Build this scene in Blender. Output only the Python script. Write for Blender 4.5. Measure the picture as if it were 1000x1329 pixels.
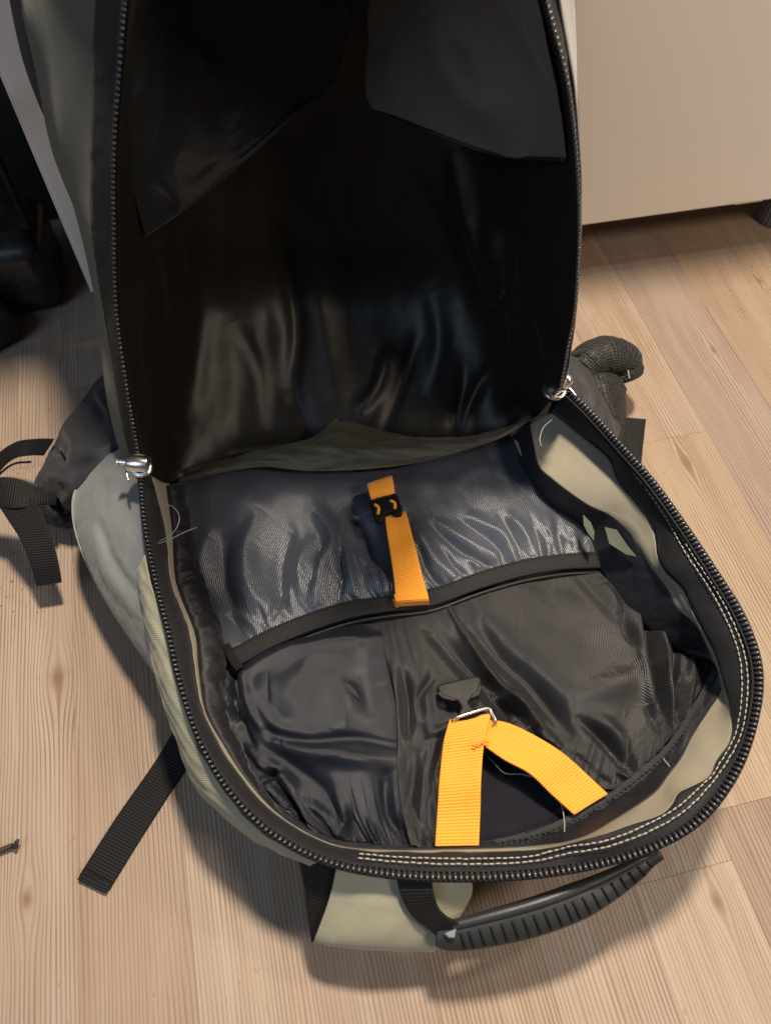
import bpy, math, random
import numpy as np
random.seed(4); rng = np.random.RandomState(7)
for o in list(bpy.data.objects): bpy.data.objects.remove(o)
SC = bpy.context.scene
COL = SC.collection

# ---------------------------------------------------------------- camera, world, lamps
H = 0.52; PITCH = math.radians(58.0)
cd = bpy.data.cameras.new('camera'); cam = bpy.data.objects.new('camera', cd); COL.objects.link(cam)
cam.location = (0, 0, H); cam.rotation_euler = (math.radians(90) - PITCH, 0, 0)
cd.sensor_fit = 'VERTICAL'; cd.sensor_height = 36.0; cd.lens = 36.0 * 1000 / 1329
cd.clip_start = 0.01; cd.clip_end = 50
cd.dof.use_dof = True; cd.dof.focus_distance = 0.50; cd.dof.aperture_fstop = 9.0
SC.camera = cam
SC.view_settings.view_transform = 'Standard'; SC.view_settings.look = 'None'
SC.view_settings.exposure = 0.0; SC.view_settings.gamma = 1.0
w = bpy.data.worlds.new('World'); SC.world = w; w.use_nodes = True
bg = w.node_tree.nodes['Background']; bg.inputs[0].default_value = (0.82, 0.86, 1.0, 1); bg.inputs[1].default_value = 0.06

def area(name, loc, target, size, power, col, shape='DISK', sy=None):
    l = bpy.data.lights.new(name, 'AREA'); l.shape = shape; l.size = size
    if sy: l.size_y = sy
    l.energy = power; l.color = col
    o = bpy.data.objects.new(name, l); COL.objects.link(o); o.location = loc
    from mathutils import Vector
    o.rotation_euler = (Vector(target) - Vector(loc)).to_track_quat('-Z', 'Y').to_euler()
    return o
area('ceiling_lamp', (0.12, 0.64, 1.50), (0.0, 0.2, 0), 0.15, 38, (1.0, 0.85, 0.68))
area('far_ceiling_lamp', (1.25, 0.60, 1.7), (0.0, 0.2, 0), 0.16, 9, (1.0, 0.86, 0.72))
area('window_light', (-1.15, -0.75, 1.5), (0, 0.3, 0.1), 0.8, 11, (0.58, 0.76, 1.0), 'RECTANGLE', 1.2)
area('cabinet_fill', (1.05, -0.25, 1.25), (0.25, 0.6, 0.15), 0.30, 11, (1.0, 0.84, 0.67))  # added fill light aimed at the cabinet front, not a known lamp

# ---------------------------------------------------------------- pixel -> place helpers
cp, sp_ = math.cos(PITCH), math.sin(PITCH)
FW = np.array([0, cp, -sp_]); UP = np.array([0, sp_, cp]); RT = np.array([1.0, 0, 0]); CO = np.array([0, 0, H])
def ray(px, py): return RT * (px - 500) / 1000 + UP * (665 - py) / 1000 + FW
def D(px, py, t): return CO + ray(px, py) * t
def at(px, py, z):
    d = ray(px, py); return CO + d * ((z - H) / d[2])
def pts(lst, z=None): return np.array([at(p[0], p[1], p[2] if len(p) > 2 else z) for p in lst])
def project(P):
    Q = P - CO; f = Q @ FW
    return 500 + 1000 * (Q @ RT) / f, 665 - 1000 * (Q @ UP) / f
def cr(P, n, even=True):
    """smooth curve through the points P, resampled to n points"""
    P = np.asarray(P, float); m = len(P)
    if m == 2:
        t = np.linspace(0, 1, n)[:, None]; return P[0] * (1 - t) + P[1] * t
    Q = np.vstack([2 * P[0] - P[1], P, 2 * P[-1] - P[-2]])
    out = []
    k = 24
    for i in range(m - 1):
        p0, p1, p2, p3 = Q[i:i + 4]
        t = np.linspace(0, 1, k, endpoint=False)[:, None]
        out.append(.5 * ((2 * p1) + (-p0 + p2) * t + (2 * p0 - 5 * p1 + 4 * p2 - p3) * t * t + (-p0 + 3 * p1 - 3 * p2 + p3) * t ** 3))
    out = np.vstack(out + [P[-1:]])
    if even:
        s = np.r_[0, np.cumsum(np.linalg.norm(np.diff(out, axis=0), axis=1))]
    else:
        s = np.arange(len(out)) * 1.0
    q = np.linspace(0, s[-1], n)
    return np.stack([np.interp(q, s, out[:, j]) for j in range(out.shape[1])], 1)

# ---------------------------------------------------------------- noise
PERM = rng.rand(256, 256)
def vnoise(x, y):
    xi = np.floor(x).astype(int); yi = np.floor(y).astype(int); fx = x - xi; fy = y - yi
    fx = fx * fx * fx * (fx * (fx * 6 - 15) + 10); fy = fy * fy * fy * (fy * (fy * 6 - 15) + 10)
    g = lambda a, b: PERM[a & 255, b & 255]
    return (g(xi, yi) * (1 - fx) + g(xi + 1, yi) * fx) * (1 - fy) + (g(xi, yi + 1) * (1 - fx) + g(xi + 1, yi + 1) * fx) * fy
def fbm(x, y, o=4):
    s = 0; a = .5
    for i in range(o):
        s = s + a * (vnoise(x + 13.7 * i, y + 7.1 * i) - .5); x = x * 2.03; y = y * 2.03; a *= .5
    return s
def ridged(x, y, o=3):
    s = 0; a = .6
    for i in range(o):
        s = s + a * (1 - np.abs(2 * vnoise(x + 5.3 * i, y + 9.2 * i) - 1)); x = x * 2.1; y = y * 1.6; a *= .45
    return s
def folds(px, py, lst):
    """sum of ridges (+) and creases (-); each is (polyline px, height in mm, half-width px)"""
    z = np.zeros_like(px)
    for P, amp, wd in lst:
        P = cr(np.array(P, float), 14)
        best = np.full(px.shape, 1e9); tt = np.zeros_like(px)
        for i in range(len(P) - 1):
            a = P[i]; d = P[i + 1] - a; L = d @ d + 1e-9
            t = np.clip(((px - a[0]) * d[0] + (py - a[1]) * d[1]) / L, 0, 1)
            e = (px - a[0] - t * d[0]) ** 2 + (py - a[1] - t * d[1]) ** 2
            m = e < best; best[m] = e[m]; tt[m] = (i + t[m]) / (len(P) - 1)
        z += amp / 1000 * np.exp(-best / wd ** 2) * (.35 + .65 * np.sin(np.pi * np.clip(tt, 0, 1)) ** .7)
    return z

# ---------------------------------------------------------------- object helpers
WP = {}
def link(name, me, parent=None):
    n = len(me.vertices); co = np.empty(n * 3); me.vertices.foreach_get('co', co); co = co.reshape(-1, 3)
    c = co.mean(0); me.vertices.foreach_set('co', (co - c).ravel()); me.update()
    o = bpy.data.objects.new(name, me); COL.objects.link(o); WP[o.name] = c
    if parent is not None:
        o.parent = parent; o.location = c - WP[parent.name]
    else: o.location = c
    return o
def empty(name, loc, label=None, cat=None, group=None):
    o = bpy.data.objects.new(name, None); COL.objects.link(o); o.location = loc; WP[o.name] = np.array(loc, float)
    o.empty_display_size = .05
    tag(o, label, cat, group); return o
def tag(o, label=None, cat=None, group=None, kind=None):
    for k, v in (('label', label), ('category', cat), ('group', group), ('kind', kind)):
        if v: o[k] = v
    return o
def mesh(name, V, F, mat, parent=None, uv=None, smooth=True, mi=None, mats=None):
    me = bpy.data.meshes.new(name); me.from_pydata([tuple(v) for v in V], [], [tuple(f) for f in F])
    for m in (mats or [mat]): me.materials.append(m)
    if uv is not None:
        lay = me.uv_layers.new(name='uv'); li = np.empty(len(me.loops), int); me.loops.foreach_get('vertex_index', li)
        lay.data.foreach_set('uv', np.asarray(uv)[li].ravel())
    if mi is not None: me.polygons.foreach_set('material_index', mi)
    if smooth: me.polygons.foreach_set('use_smooth', [True] * len(me.polygons))
    me.update()
    return link(name, me, parent)
def grid_normals(G):
    du = np.gradient(G, axis=1); dv = np.gradient(G, axis=0); n = np.cross(du, dv)
    n /= np.linalg.norm(n, axis=2, keepdims=True) + 1e-12
    return n
def patch_grid(rows, nu, nv, evenv=True):
    """rows: list of 3-D curves (each list of points), top to bottom"""
    R = np.stack([cr(r, nu) for r in rows], 0)
    G = np.stack([cr(R[:, j], nv, even=evenv) for j in range(nu)], 1)
    return G
def add_grid(name, G, mat, parent, disp=None, thick=.0008, toward=None, uvrot=False, sub=0):
    n = grid_normals(G)
    if toward is None: toward = CO
    s = np.sign(np.sum(n * (toward - G), axis=2).mean()); n = n * s
    if disp is not None:
        px, py = project(G); u = np.linspace(0, 1, G.shape[1])[None, :].repeat(G.shape[0], 0); v = np.linspace(0, 1, G.shape[0])[:, None].repeat(G.shape[1], 1)
        G = G + n * disp(u, v, px, py)[..., None]
    nv, nu = G.shape[:2]
    lu = np.r_[0, np.cumsum(np.linalg.norm(np.diff(G[nv // 2], axis=0), axis=1))]
    lv = np.r_[0, np.cumsum(np.linalg.norm(np.diff(G[:, nu // 2], axis=0), axis=1))]
    UV = np.stack(np.meshgrid(lu, lv), -1).reshape(-1, 2)
    if uvrot: UV = UV[:, ::-1]
    idx = np.arange(nv * nu).reshape(nv, nu)
    F = np.stack([idx[:-1, :-1], idx[:-1, 1:], idx[1:, 1:], idx[1:, :-1]], -1).reshape(-1, 4)
    if s > 0: pass
    else: F = F[:, ::-1]
    V = G.reshape(-1, 3)
    o = mesh(name, V, F.tolist(), mat, parent, UV)
    if thick:
        m = o.modifiers.new('solid', 'SOLIDIFY'); m.thickness = thick; m.offset = -1
    return o
def ribbon(name, L, Rr, mat, parent, n=40, nw=6, thick=.0014, disp=None, curl=0.0):
    """webbing between two edge curves"""
    A = cr(L, n); B = cr(Rr, n)
    G = np.stack([A + (B - A) * t for t in np.linspace(0, 1, nw)], 1)
    o = add_grid(name, G, mat, parent, disp, thick)
    m = o.modifiers.new('bevel', 'BEVEL'); m.width = thick * .3; m.segments = 2; m.limit_method = 'ANGLE'
    return o
def frames(P):
    T = np.gradient(P, axis=0); T /= np.linalg.norm(T, axis=1, keepdims=True) + 1e-12
    return T
def tube(name, P, r, mat, parent=None, n=8, flat=1.0, up=(0, 0, 1), cap=True, disp=None):
    P = np.asarray(P, float); T = frames(P); U = np.array(up, float)
    S = np.cross(T, U); S /= np.linalg.norm(S, axis=1, keepdims=True) + 1e-12; N = np.cross(S, T)
    r = np.broadcast_to(np.asarray(r, float), (len(P),))
    a = np.linspace(0, 2 * np.pi, n, endpoint=False)
    V = P[:, None, :] + r[:, None, None] * (np.cos(a)[None, :, None] * S[:, None, :] + flat * np.sin(a)[None, :, None] * N[:, None, :])
    if disp is not None:
        rad = V - P[:, None, :]; rad /= np.linalg.norm(rad, axis=2, keepdims=True) + 1e-12
        V = V + rad * disp(np.linspace(0, 1, len(P))[:, None] + 0 * a[None], a[None] + 0 * r[:, None])[..., None]
    m = len(P); L = np.r_[0, np.cumsum(np.linalg.norm(np.diff(P, axis=0), axis=1))]
    UV = np.stack([np.broadcast_to(a[None] * r.mean(), (m, n)), np.broadcast_to(L[:, None], (m, n))], -1).reshape(-1, 2)
    F = []
    for i in range(m - 1):
        for j in range(n):
            k = (j + 1) % n; F.append((i * n + j, i * n + k, (i + 1) * n + k, (i + 1) * n + j))
    if cap: F.append(tuple(range(n))[::-1]); F.append(tuple((m - 1) * n + j for j in range(n)))
    return mesh(name, V.reshape(-1, 3), F, mat, parent, UV)
def prism(name, P2, z, h, mat, parent, bev=.0006, seg=3):
    """outline given as pixels at height z, extruded down by h"""
    T = pts(P2, z); n = len(T); Bm = T - np.array([0, 0, h])
    V = np.vstack([T, Bm]); F = [tuple(range(n)), tuple(range(2 * n - 1, n - 1, -1))]
    for i in range(n): j = (i + 1) % n; F.append((i, i + n, j + n, j))
    o = mesh(name, V, F, mat, parent, smooth=False)
    m = o.modifiers.new('bevel', 'BEVEL'); m.width = bev; m.segments = seg; m.limit_method = 'ANGLE'
    return o
def box(name, c, s, mat, parent=None, rot=0, bev=.002, seg=3, rotm=None):
    c = np.array(c, float); V = []
    for x in (-.5, .5):
        for y in (-.5, .5):
            for z in (-.5, .5): V.append((x * s[0], y * s[1], z * s[2]))
    V = np.array(V); ca, sa = math.cos(rot), math.sin(rot)
    V = V @ np.array([[ca, sa, 0], [-sa, ca, 0], [0, 0, 1]]) + c
    F = [(0, 1, 3, 2), (4, 6, 7, 5), (0, 4, 5, 1), (2, 3, 7, 6), (0, 2, 6, 4), (1, 5, 7, 3)]
    o = mesh(name, V, F, mat, parent, smooth=False)
    if bev:
        m = o.modifiers.new('bevel', 'BEVEL'); m.width = bev; m.segments = seg
    return o
def lathe(name, base, axis, prof, mat, parent, n=24):
    base = np.array(base, float); ax = np.array(axis, float); ax /= np.linalg.norm(ax)
    a0 = np.cross(ax, [0.3, .2, 1]); a0 /= np.linalg.norm(a0); a1 = np.cross(ax, a0)
    V = []; F = []
    for r, h in prof:
        for j in range(n):
            a = 2 * np.pi * j / n; V.append(base + ax * h + r * (math.cos(a) * a0 + math.sin(a) * a1))
    for i in range(len(prof) - 1):
        for j in range(n): k = (j + 1) % n; F.append((i * n + j, i * n + k, (i + 1) * n + k, (i + 1) * n + j))
    F.append(tuple(range(n))[::-1]); F.append(tuple((len(prof) - 1) * n + j for j in range(n)))
    o = mesh(name, V, F, mat, parent)
    m = o.modifiers.new('edge', 'EDGE_SPLIT'); m.split_angle = math.radians(40)
    return o

# ---------------------------------------------------------------- materials
class NT:
    def __init__(s, name):
        s.m = bpy.data.materials.new(name); s.m.use_nodes = True; s.t = s.m.node_tree; s.t.nodes.clear()
        s.out = s.t.nodes.new('ShaderNodeOutputMaterial'); s.b = s.t.nodes.new('ShaderNodeBsdfPrincipled')
        s.t.links.new(s.b.outputs[0], s.out.inputs[0])
    def n(s, typ, **kw):
        nd = s.t.nodes.new('ShaderNode' + typ)
        for k, v in kw.items():
            if hasattr(nd, k): setattr(nd, k, v)
            else: s.put(nd, k.replace('_', ' '), v)
        return nd
    def put(s, nd, key, v):
        i = nd.inputs[key]
        if isinstance(v, bpy.types.NodeSocket): s.t.links.new(v, i)
        elif isinstance(v, (tuple, list)) and len(v) == 3 and i.type == 'RGBA': i.default_value = (*v, 1)
        else: i.default_value = v
    def set(s, **kw):
        for k, v in kw.items(): s.put(s.b, k.replace('_', ' '), v)
    def math(s, op, a, b=None, c=None):
        nd = s.t.nodes.new('ShaderNodeMath'); nd.operation = op
        for i, v in enumerate((a, b, c)):
            if v is not None: s.put(nd, i, v)
        return nd.outputs[0]
    def mix(s, f, a, b, blend='MIX'):
        nd = s.t.nodes.new('ShaderNodeMix'); nd.data_type = 'RGBA'; nd.blend_type = blend
        s.put(nd, 0, f); s.put(nd, 6, a if not isinstance(a, tuple) else (*a, 1)); s.put(nd, 7, b if not isinstance(b, tuple) else (*b, 1))
        return nd.outputs[2]
    def ramp(s, f, stops):
        nd = s.t.nodes.new('ShaderNodeValToRGB'); s.put(nd, 0, f); e = nd.color_ramp.elements
        while len(e) < len(stops): e.new(.5)
        for i, (p, c) in enumerate(stops): e[i].position = p; e[i].color = (*c, 1) if len(c) == 3 else c
        return nd.outputs[0]
    def noise(s, vec, scale, detail=3, rough=.5, out=0, dist=0):
        nd = s.n('TexNoise'); s.put(nd, 'Vector', vec); s.put(nd, 'Scale', scale); s.put(nd, 'Detail', detail); s.put(nd, 'Roughness', rough); s.put(nd, 'Distortion', dist)
        return nd.outputs[out]
    def bump(s, h, strength, dist=.001, normal=None):
        nd = s.n('Bump'); s.put(nd, 'Height', h); s.put(nd, 'Strength', strength); s.put(nd, 'Distance', dist)
        if normal: s.put(nd, 'Normal', normal)
        return nd.outputs[0]
def scalec(c, k): return tuple(min(1, x * k) for x in c)

def fabric(name, col, rough=.5, pitch=.0011, contrast=.25, spec=.5, sheen=.3, bump=.35, twill=True, mottle=.15, sheencol=(1, 1, 1), crinkle=.0, aniso=0.0):
    m = NT(name); uv = m.n('UVMap').outputs[0]; ob = m.n('TexCoord').outputs['Object']
    sep = m.n('SeparateXYZ', Vector=uv); x, y = sep.outputs[0], sep.outputs[1]
    k = 2 * math.pi / pitch
    jit = m.noise(uv, 60, 2)
    if twill:
        a = m.math('SINE', m.math('MULTIPLY', m.math('ADD', m.math('ADD', x, m.math('MULTIPLY', y, .8)), m.math('MULTIPLY', jit, .0022)), k))
        b = m.math('SINE', m.math('MULTIPLY', y, k * 1.7))
        wv = m.math('ADD', m.math('MULTIPLY', a, .4), m.math('MULTIPLY', b, .1))
    else:
        a = m.math('SINE', m.math('MULTIPLY', m.math('ADD', x, m.math('MULTIPLY', jit, .0015)), k)); b = m.math('SINE', m.math('MULTIPLY', y, k))
        wv = m.math('MULTIPLY', m.math('MULTIPLY', a, b), .5)
    wv = m.math('ADD', wv, .5)
    lo = scalec(col, 1 - contrast); hi = scalec(col, 1 + contrast)
    c = m.mix(wv, lo, hi)
    mt = m.noise(ob, 35, 4, .6)
    spec = m.math('MULTIPLY', m.math('ADD', m.math('MULTIPLY', wv, 1.1), .45), spec)
    c = m.mix(m.math('MULTIPLY', m.math('SUBTRACT', mt, .35), mottle * 4), c, scalec(col, .6))
    h = m.bump(wv, bump, .0005)
    if crinkle:
        h = m.bump(m.noise(ob, 150, 4, .6), crinkle, .0015, h)
    m.set(Base_Color=c, Roughness=m.math('ADD', m.math('MULTIPLY', mt, .16), rough - .08), Specular_IOR_Level=spec, Sheen_Weight=sheen, Sheen_Roughness=.35, Sheen_Tint=(*sheencol, 1), Normal=h)
    return m.m
def webbing(name, col, pitch=.0016, rough=.6, contrast=.35, bump=.8, spec=.3, along=True, sheen=.15):
    m = NT(name); uv = m.n('UVMap').outputs[0]
    sep = m.n('SeparateXYZ', Vector=uv); x, y = sep.outputs[0], sep.outputs[1]
    k = 2 * math.pi / pitch
    a = m.math('SINE', m.math('MULTIPLY', y if along else x, k)); b = m.math('SINE', m.math('MULTIPLY', x if along else y, k * .8))
    wv = m.math('ADD', m.math('ADD', m.math('MULTIPLY', a, .34), m.math('MULTIPLY', m.math('MULTIPLY', a, b), .16)), .5)
    nz = m.noise(uv, 400, 3, .7)
    wv2 = m.math('ADD', wv, m.math('MULTIPLY', m.math('SUBTRACT', nz, .5), .5))
    c = m.mix(wv2, scalec(col, 1 - contrast), scalec(col, 1 + contrast * .5))
    m.set(Base_Color=c, Roughness=rough, Specular_IOR_Level=spec, Sheen_Weight=sheen, Normal=m.bump(wv2, bump, .0004))
    return m.m
def plain(name, col, rough=.5, spec=.5, metal=0, bumps=0, bscale=200, mott=.12, **kw):
    m = NT(name); ob = m.n('TexCoord').outputs['Object']; nz = m.noise(ob, 60, 4, .6)
    c = m.mix(nz, scalec(col, 1 - mott), scalec(col, 1 + mott))
    m.set(Base_Color=c, Roughness=m.math('ADD', m.math('MULTIPLY', nz, .2), rough - .1), Specular_IOR_Level=spec, Metallic=metal, **kw)
    if bumps: m.set(Normal=m.bump(m.noise(ob, bscale, 4, .6), bumps, .001))
    return m.m

M = {}
M['silver'] = fabric('silver_grey_nylon', (.060, .068, .086), rough=.36, spec=.85, sheen=.10, contrast=.42, pitch=.0016, sheencol=(.75, .85, 1), bump=.5)
M['navy'] = fabric('navy_nylon', (.009, .011, .018), rough=.36, spec=.42, sheen=.02, contrast=.6, pitch=.0014, twill=False, sheencol=(.7, .8, 1), bump=.5)
M['grey'] = fabric('charcoal_nylon', (.012, .012, .0135), rough=.42, spec=.6, sheen=.05, contrast=.5, pitch=.0013, twill=False, bump=.6)
M['black_shine'] = fabric('black_coated_lining', (.012, .010, .0075), rough=.42, spec=.32, sheen=.05, contrast=.15, pitch=.0010, bump=.15, crinkle=.12)  # slight brown in the base colour imitates warm reflections inside the lid
M['tan'] = fabric('tan_fabric', (.33, .32, .23), rough=.62, spec=.3, sheen=.2, contrast=.14, pitch=.0013, bump=.4)
M['tan_in'] = fabric('tan_coated_inside', (.26, .235, .175), rough=.55, spec=.3, sheen=.1, contrast=.12, pitch=.0010, twill=True)
M['sage'] = fabric('sage_fabric', (.080, .090, .070), rough=.6, spec=.3, sheen=.2, contrast=.12, pitch=.0014)
M['pocket'] = fabric('silver_outer_fabric', (.20, .21, .205), rough=.42, spec=.6, sheen=.4, contrast=.10, pitch=.0013)
M['belt'] = fabric('dark_grey_belt_fabric', (.030, .031, .036), rough=.55, spec=.4, sheen=.12, contrast=.28, pitch=.0013)
M['felt'] = fabric('black_felt', (.013, .013, .019), rough=.9, spec=.1, sheen=.1, contrast=.2, pitch=.0013, crinkle=.5)
M['binding'] = fabric('black_binding', (.013, .013, .015), rough=.65, spec=.25, sheen=.08, contrast=.4, pitch=.0012, crinkle=.35)
M['bind_grey'] = fabric('grey_seam_tape', (.030, .030, .033), rough=.75, spec=.25, sheen=.12, contrast=.35, pitch=.0016, crinkle=.6)
M['puff'] = fabric('black_gathered_binding', (.008, .008, .012), rough=.5, spec=.4, sheen=.12, contrast=.2, pitch=.001, crinkle=.4)
M['orange'] = webbing('orange_webbing', (.88, .33, .022), pitch=.0017, contrast=.22, rough=.55)
M['blackweb'] = webbing('black_webbing', (.007, .007, .0075), pitch=.0019, contrast=.6, rough=.6, bump=1.0, spec=.2, sheen=.03)
M['elastic'] = webbing('black_elastic', (.013, .013, .014), pitch=.0014, contrast=.5, rough=.65, bump=.8, spec=.25, sheen=.05)
M['tooth'] = plain('black_zip_plastic', (.030, .030, .034), rough=.24, spec=.8)
M['thread'] = plain('pale_thread', (.42, .40, .34), rough=.7, spec=.2, bumps=.3, bscale=900)
M['thread_dark'] = plain('black_thread', (.010, .010, .010), rough=.6)
M['plastic'] = plain('black_plastic', (.008, .0075, .007), rough=.5, spec=.18, bumps=.12, bscale=900)
M['rubber'] = plain('grey_rubber', (.022, .025, .028), rough=.42, spec=.4, bumps=.1, bscale=700)
M['metal'] = plain('nickel', (.78, .74, .70), rough=.27, metal=1)
M['mesh'] = None
def mk_mesh():
    m = NT('black_spacer_mesh'); uv = m.n('UVMap').outputs[0]
    v = m.n('TexVoronoi', feature='F1'); m.put(v, 'Vector', uv); m.put(v, 'Scale', 420); m.put(v, 'Randomness', .25)
    h = m.n('MapRange'); m.put(h, 0, v.outputs[0]); m.put(h, 1, .25); m.put(h, 2, .5)
    c = m.mix(h.outputs[0], (.002, .002, .002), (.022, .023, .025))
    m.set(Base_Color=c, Roughness=.55, Specular_IOR_Level=.5, Normal=m.bump(h.outputs[0], 1.0, .001)); return m.m
M['mesh'] = mk_mesh()
M['white'] = None
def mk_white():
    m = NT('white_lacquered_panel'); ob = m.n('TexCoord').outputs['Object']; nz = m.noise(ob, 3, 3)
    c = m.mix(nz, (.76, .71, .65), (.82, .77, .71))
    m.set(Base_Color=c, Roughness=.27, Specular_IOR_Level=.6, Normal=m.bump(m.noise(ob, 120, 2), .02, .001)); return m.m
M['white'] = mk_white()
M['whiteedge'] = plain('white_edge_band', (.75, .74, .72), rough=.3, mott=.03)
M['dark'] = plain('matt_black_plastic', (.012, .012, .012), rough=.6, spec=.3, bumps=.15, bscale=300)
def mk_dusty():
    m = NT('dusty_black_plastic'); ob = m.n('TexCoord').outputs['Object']
    d = m.noise(ob, 45, 6, .7); sp = m.noise(ob, 600, 2, .7)
    f = m.ramp(m.math('MULTIPLY', d, m.math('ADD', sp, .4)), [(.42, (0, 0, 0)), (.62, (1, 1, 1))])
    c = m.mix(f, (.010, .011, .011), (.040, .038, .034))
    m.set(Base_Color=c, Roughness=.35, Specular_IOR_Level=.5, Normal=m.bump(sp, .15, .001)); return m.m
M['dusty'] = mk_dusty()
M['footgrey'] = plain('grey_foot_plastic', (.13, .14, .15), rough=.45)
M['rust'] = plain('brown_metal_scrap', (.07, .045, .03), rough=.5, metal=.4, bumps=.5)
M['crumb'] = plain('pale_crumb', (.45, .38, .30), rough=.8)

# laminate floor ------------------------------------------------
ANG = math.radians(13.0)
KN = [(75, 880, .012), (35, 1168, .008), (890, 600, .009), (985, 365, .007), (925, 455, .006), (930, 1170, .008)]
def mk_wood():
    m = NT('pine_laminate'); geo = m.n('NewGeometry').outputs['Position']; oi = m.n('ObjectInfo')
    rot = m.n('VectorRotate', rotation_type='Z_AXIS'); m.put(rot, 'Vector', geo); m.put(rot, 'Angle', -ANG)
    P = rot.outputs[0]; sep = m.n('SeparateXYZ', Vector=P); x0, y0 = sep.outputs[0], sep.outputs[1]
    x = x0; kmask = None
    for (kx, ky, kr) in KN:
        q = at(kx, ky, 0); ca, sa = math.cos(-ANG), math.sin(-ANG); X = q[0] * ca - q[1] * sa; Y = q[0] * sa + q[1] * ca
        dx = m.math('SUBTRACT', x0, X); dy = m.math('MULTIPLY', m.math('SUBTRACT', y0, Y), .38)
        r2 = m.math('DIVIDE', m.math('ADD', m.math('MULTIPLY', dx, dx), m.math('MULTIPLY', dy, dy)), kr * kr)
        e = m.math('EXPONENT', m.math('MULTIPLY', r2, -1))
        x = m.math('SUBTRACT', x, m.math('MULTIPLY', m.math('MULTIPLY', dx, e), .93))
        r3 = m.math('DIVIDE', m.math('ADD', m.math('MULTIPLY', dx, dx), m.math('MULTIPLY', dy, m.math('MULTIPLY', dy, 2.5))), kr * kr * .16)
        e2 = m.math('EXPONENT', m.math('MULTIPLY', r3, -1))
        kmask = e2 if kmask is None else m.math('MAXIMUM', kmask, e2)
    rnd = oi.outputs['Random']
    comb = m.n('CombineXYZ'); m.put(comb, 0, m.math('ADD', x, m.math('MULTIPLY', rnd, 7.0))); m.put(comb, 1, m.math('MULTIPLY', y0, .035)); m.put(comb, 2, m.math('MULTIPLY', rnd, 3.0))
    wob = m.n('CombineXYZ'); m.put(wob, 0, m.math('MULTIPLY', x, 3.0)); m.put(wob, 1, m.math('MULTIPLY', y0, 2.2)); m.put(wob, 2, rnd)
    wn = m.noise(wob.outputs[0], 2.2, 2)
    c2 = m.n('VectorMath', operation='ADD'); m.put(c2, 0, comb.outputs[0])
    c3 = m.n('CombineXYZ'); m.put(c3, 0, m.math('MULTIPLY', m.math('SUBTRACT', wn, .5), .035)); m.put(c2, 1, c3.outputs[0]); V = c2.outputs[0]
    g1 = m.noise(V, 330, 2, .6); g2 = m.noise(V, 60, 4, .65); g3 = m.noise(V, 620, 2, .5)
    wv = m.math('ADD', m.math('MULTIPLY', x, 2 * math.pi / .0027), m.math('MULTIPLY', m.noise(V, 34, 2, .5), 30))
    wv = m.math('ADD', wv, m.math('MULTIPLY', wn, 7))
    sn = m.math('ADD', m.math('MULTIPLY', m.math('SINE', wv), .5), .5)
    sn = m.math('MULTIPLY', sn, m.math('ADD', m.math('MULTIPLY', g1, 1.3), .25))
    line = m.ramp(sn, [(.45, (0, 0, 0)), (.80, (1, 1, 1))])
    brk = m.n('CombineXYZ'); m.put(brk, 0, m.math('MULTIPLY', x0, 9)); m.put(brk, 1, m.math('MULTIPLY', y0, 3)); m.put(brk, 2, rnd)
    amp = m.ramp(m.noise(brk.outputs[0], 3, 2), [(.3, (.35, .35, .35)), (.65, (1, 1, 1))]); line = m.math('MULTIPLY', line, amp)
    band = m.ramp(g2, [(.35, (0, 0, 0)), (.65, (1, 1, 1))])
    tint = oi.outputs['Color']
    base = m.mix(m.math('MULTIPLY', band, .75), tint, m.mix(1.0, tint, (.74, .64, .56), 'MULTIPLY'))
    base = m.mix(m.math('MULTIPLY', line, .85), base, m.mix(1.0, tint, (.30, .20, .15), 'MULTIPLY'))
    base = m.mix(m.math('MULTIPLY', g3, .30), base, m.mix(1.0, tint, (.6, .52, .45), 'MULTIPLY'))
    big = m.noise(P, 5, 3); base = m.mix(m.math('MULTIPLY', big, .5), base, m.mix(1.0, tint, (.70, .66, .66), 'MULTIPLY'))
    # resin flecks
    fl = m.n('CombineXYZ'); m.put(fl, 0, x0); m.put(fl, 1, m.math('MULTIPLY', y0, .3)); m.put(fl, 2, rnd)
    f = m.ramp(m.noise(fl.outputs[0], 330, 1, .5), [(.72, (0, 0, 0)), (.78, (1, 1, 1))])
    base = m.mix(m.math('MULTIPLY', f, .5), base, (.25, .13, .06))
    base = m.mix(m.math('MULTIPLY', kmask, .9), base, (.17, .095, .06))
    hgt = m.math('SUBTRACT', m.math('MULTIPLY', g3, .4), line)
    m.set(Base_Color=base, Roughness=m.math('ADD', m.math('ADD', m.math('MULTIPLY', g1, .15), m.math('MULTIPLY', big, .25)), .27), Specular_IOR_Level=.4, Normal=m.bump(hgt, .28, .0004))
    return m.m
WOOD = mk_wood()
M['gap'] = plain('dark_joint', (.10, .06, .035), rough=.8)

# ================================================================ SETTING: floor of separate boards
fl = mesh('floor', [(-1.6, -1.2, -.0035), (1.8, -1.2, -.0035), (1.8, 2.2, -.0035), (-1.6, 2.2, -.0035)], [(0, 1, 2, 3)], M['gap'], smooth=False); tag(fl, kind='structure')
BW = .066; ca, sa = math.cos(ANG), math.sin(ANG)
def board_mesh(L):
    c = .00012; w2 = BW / 2 - .00004; l2 = L / 2 - .00005; V = []
    for (a, b, z) in ((w2, l2, -.003), (w2, l2, -c), (w2 - c, l2 - c, 0)):
        V += [(-a, -b, z), (a, -b, z), (a, b, z), (-a, b, z)]
    F = [(8, 9, 10, 11)]
    for k in (0, 4):
        for i in range(4): j = (i + 1) % 4; F.append((k + i, k + j, k + 4 + j, k + 4 + i))
    me = bpy.data.meshes.new('plank'); me.from_pydata(V, [], F); me.materials.append(WOOD); return me
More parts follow.
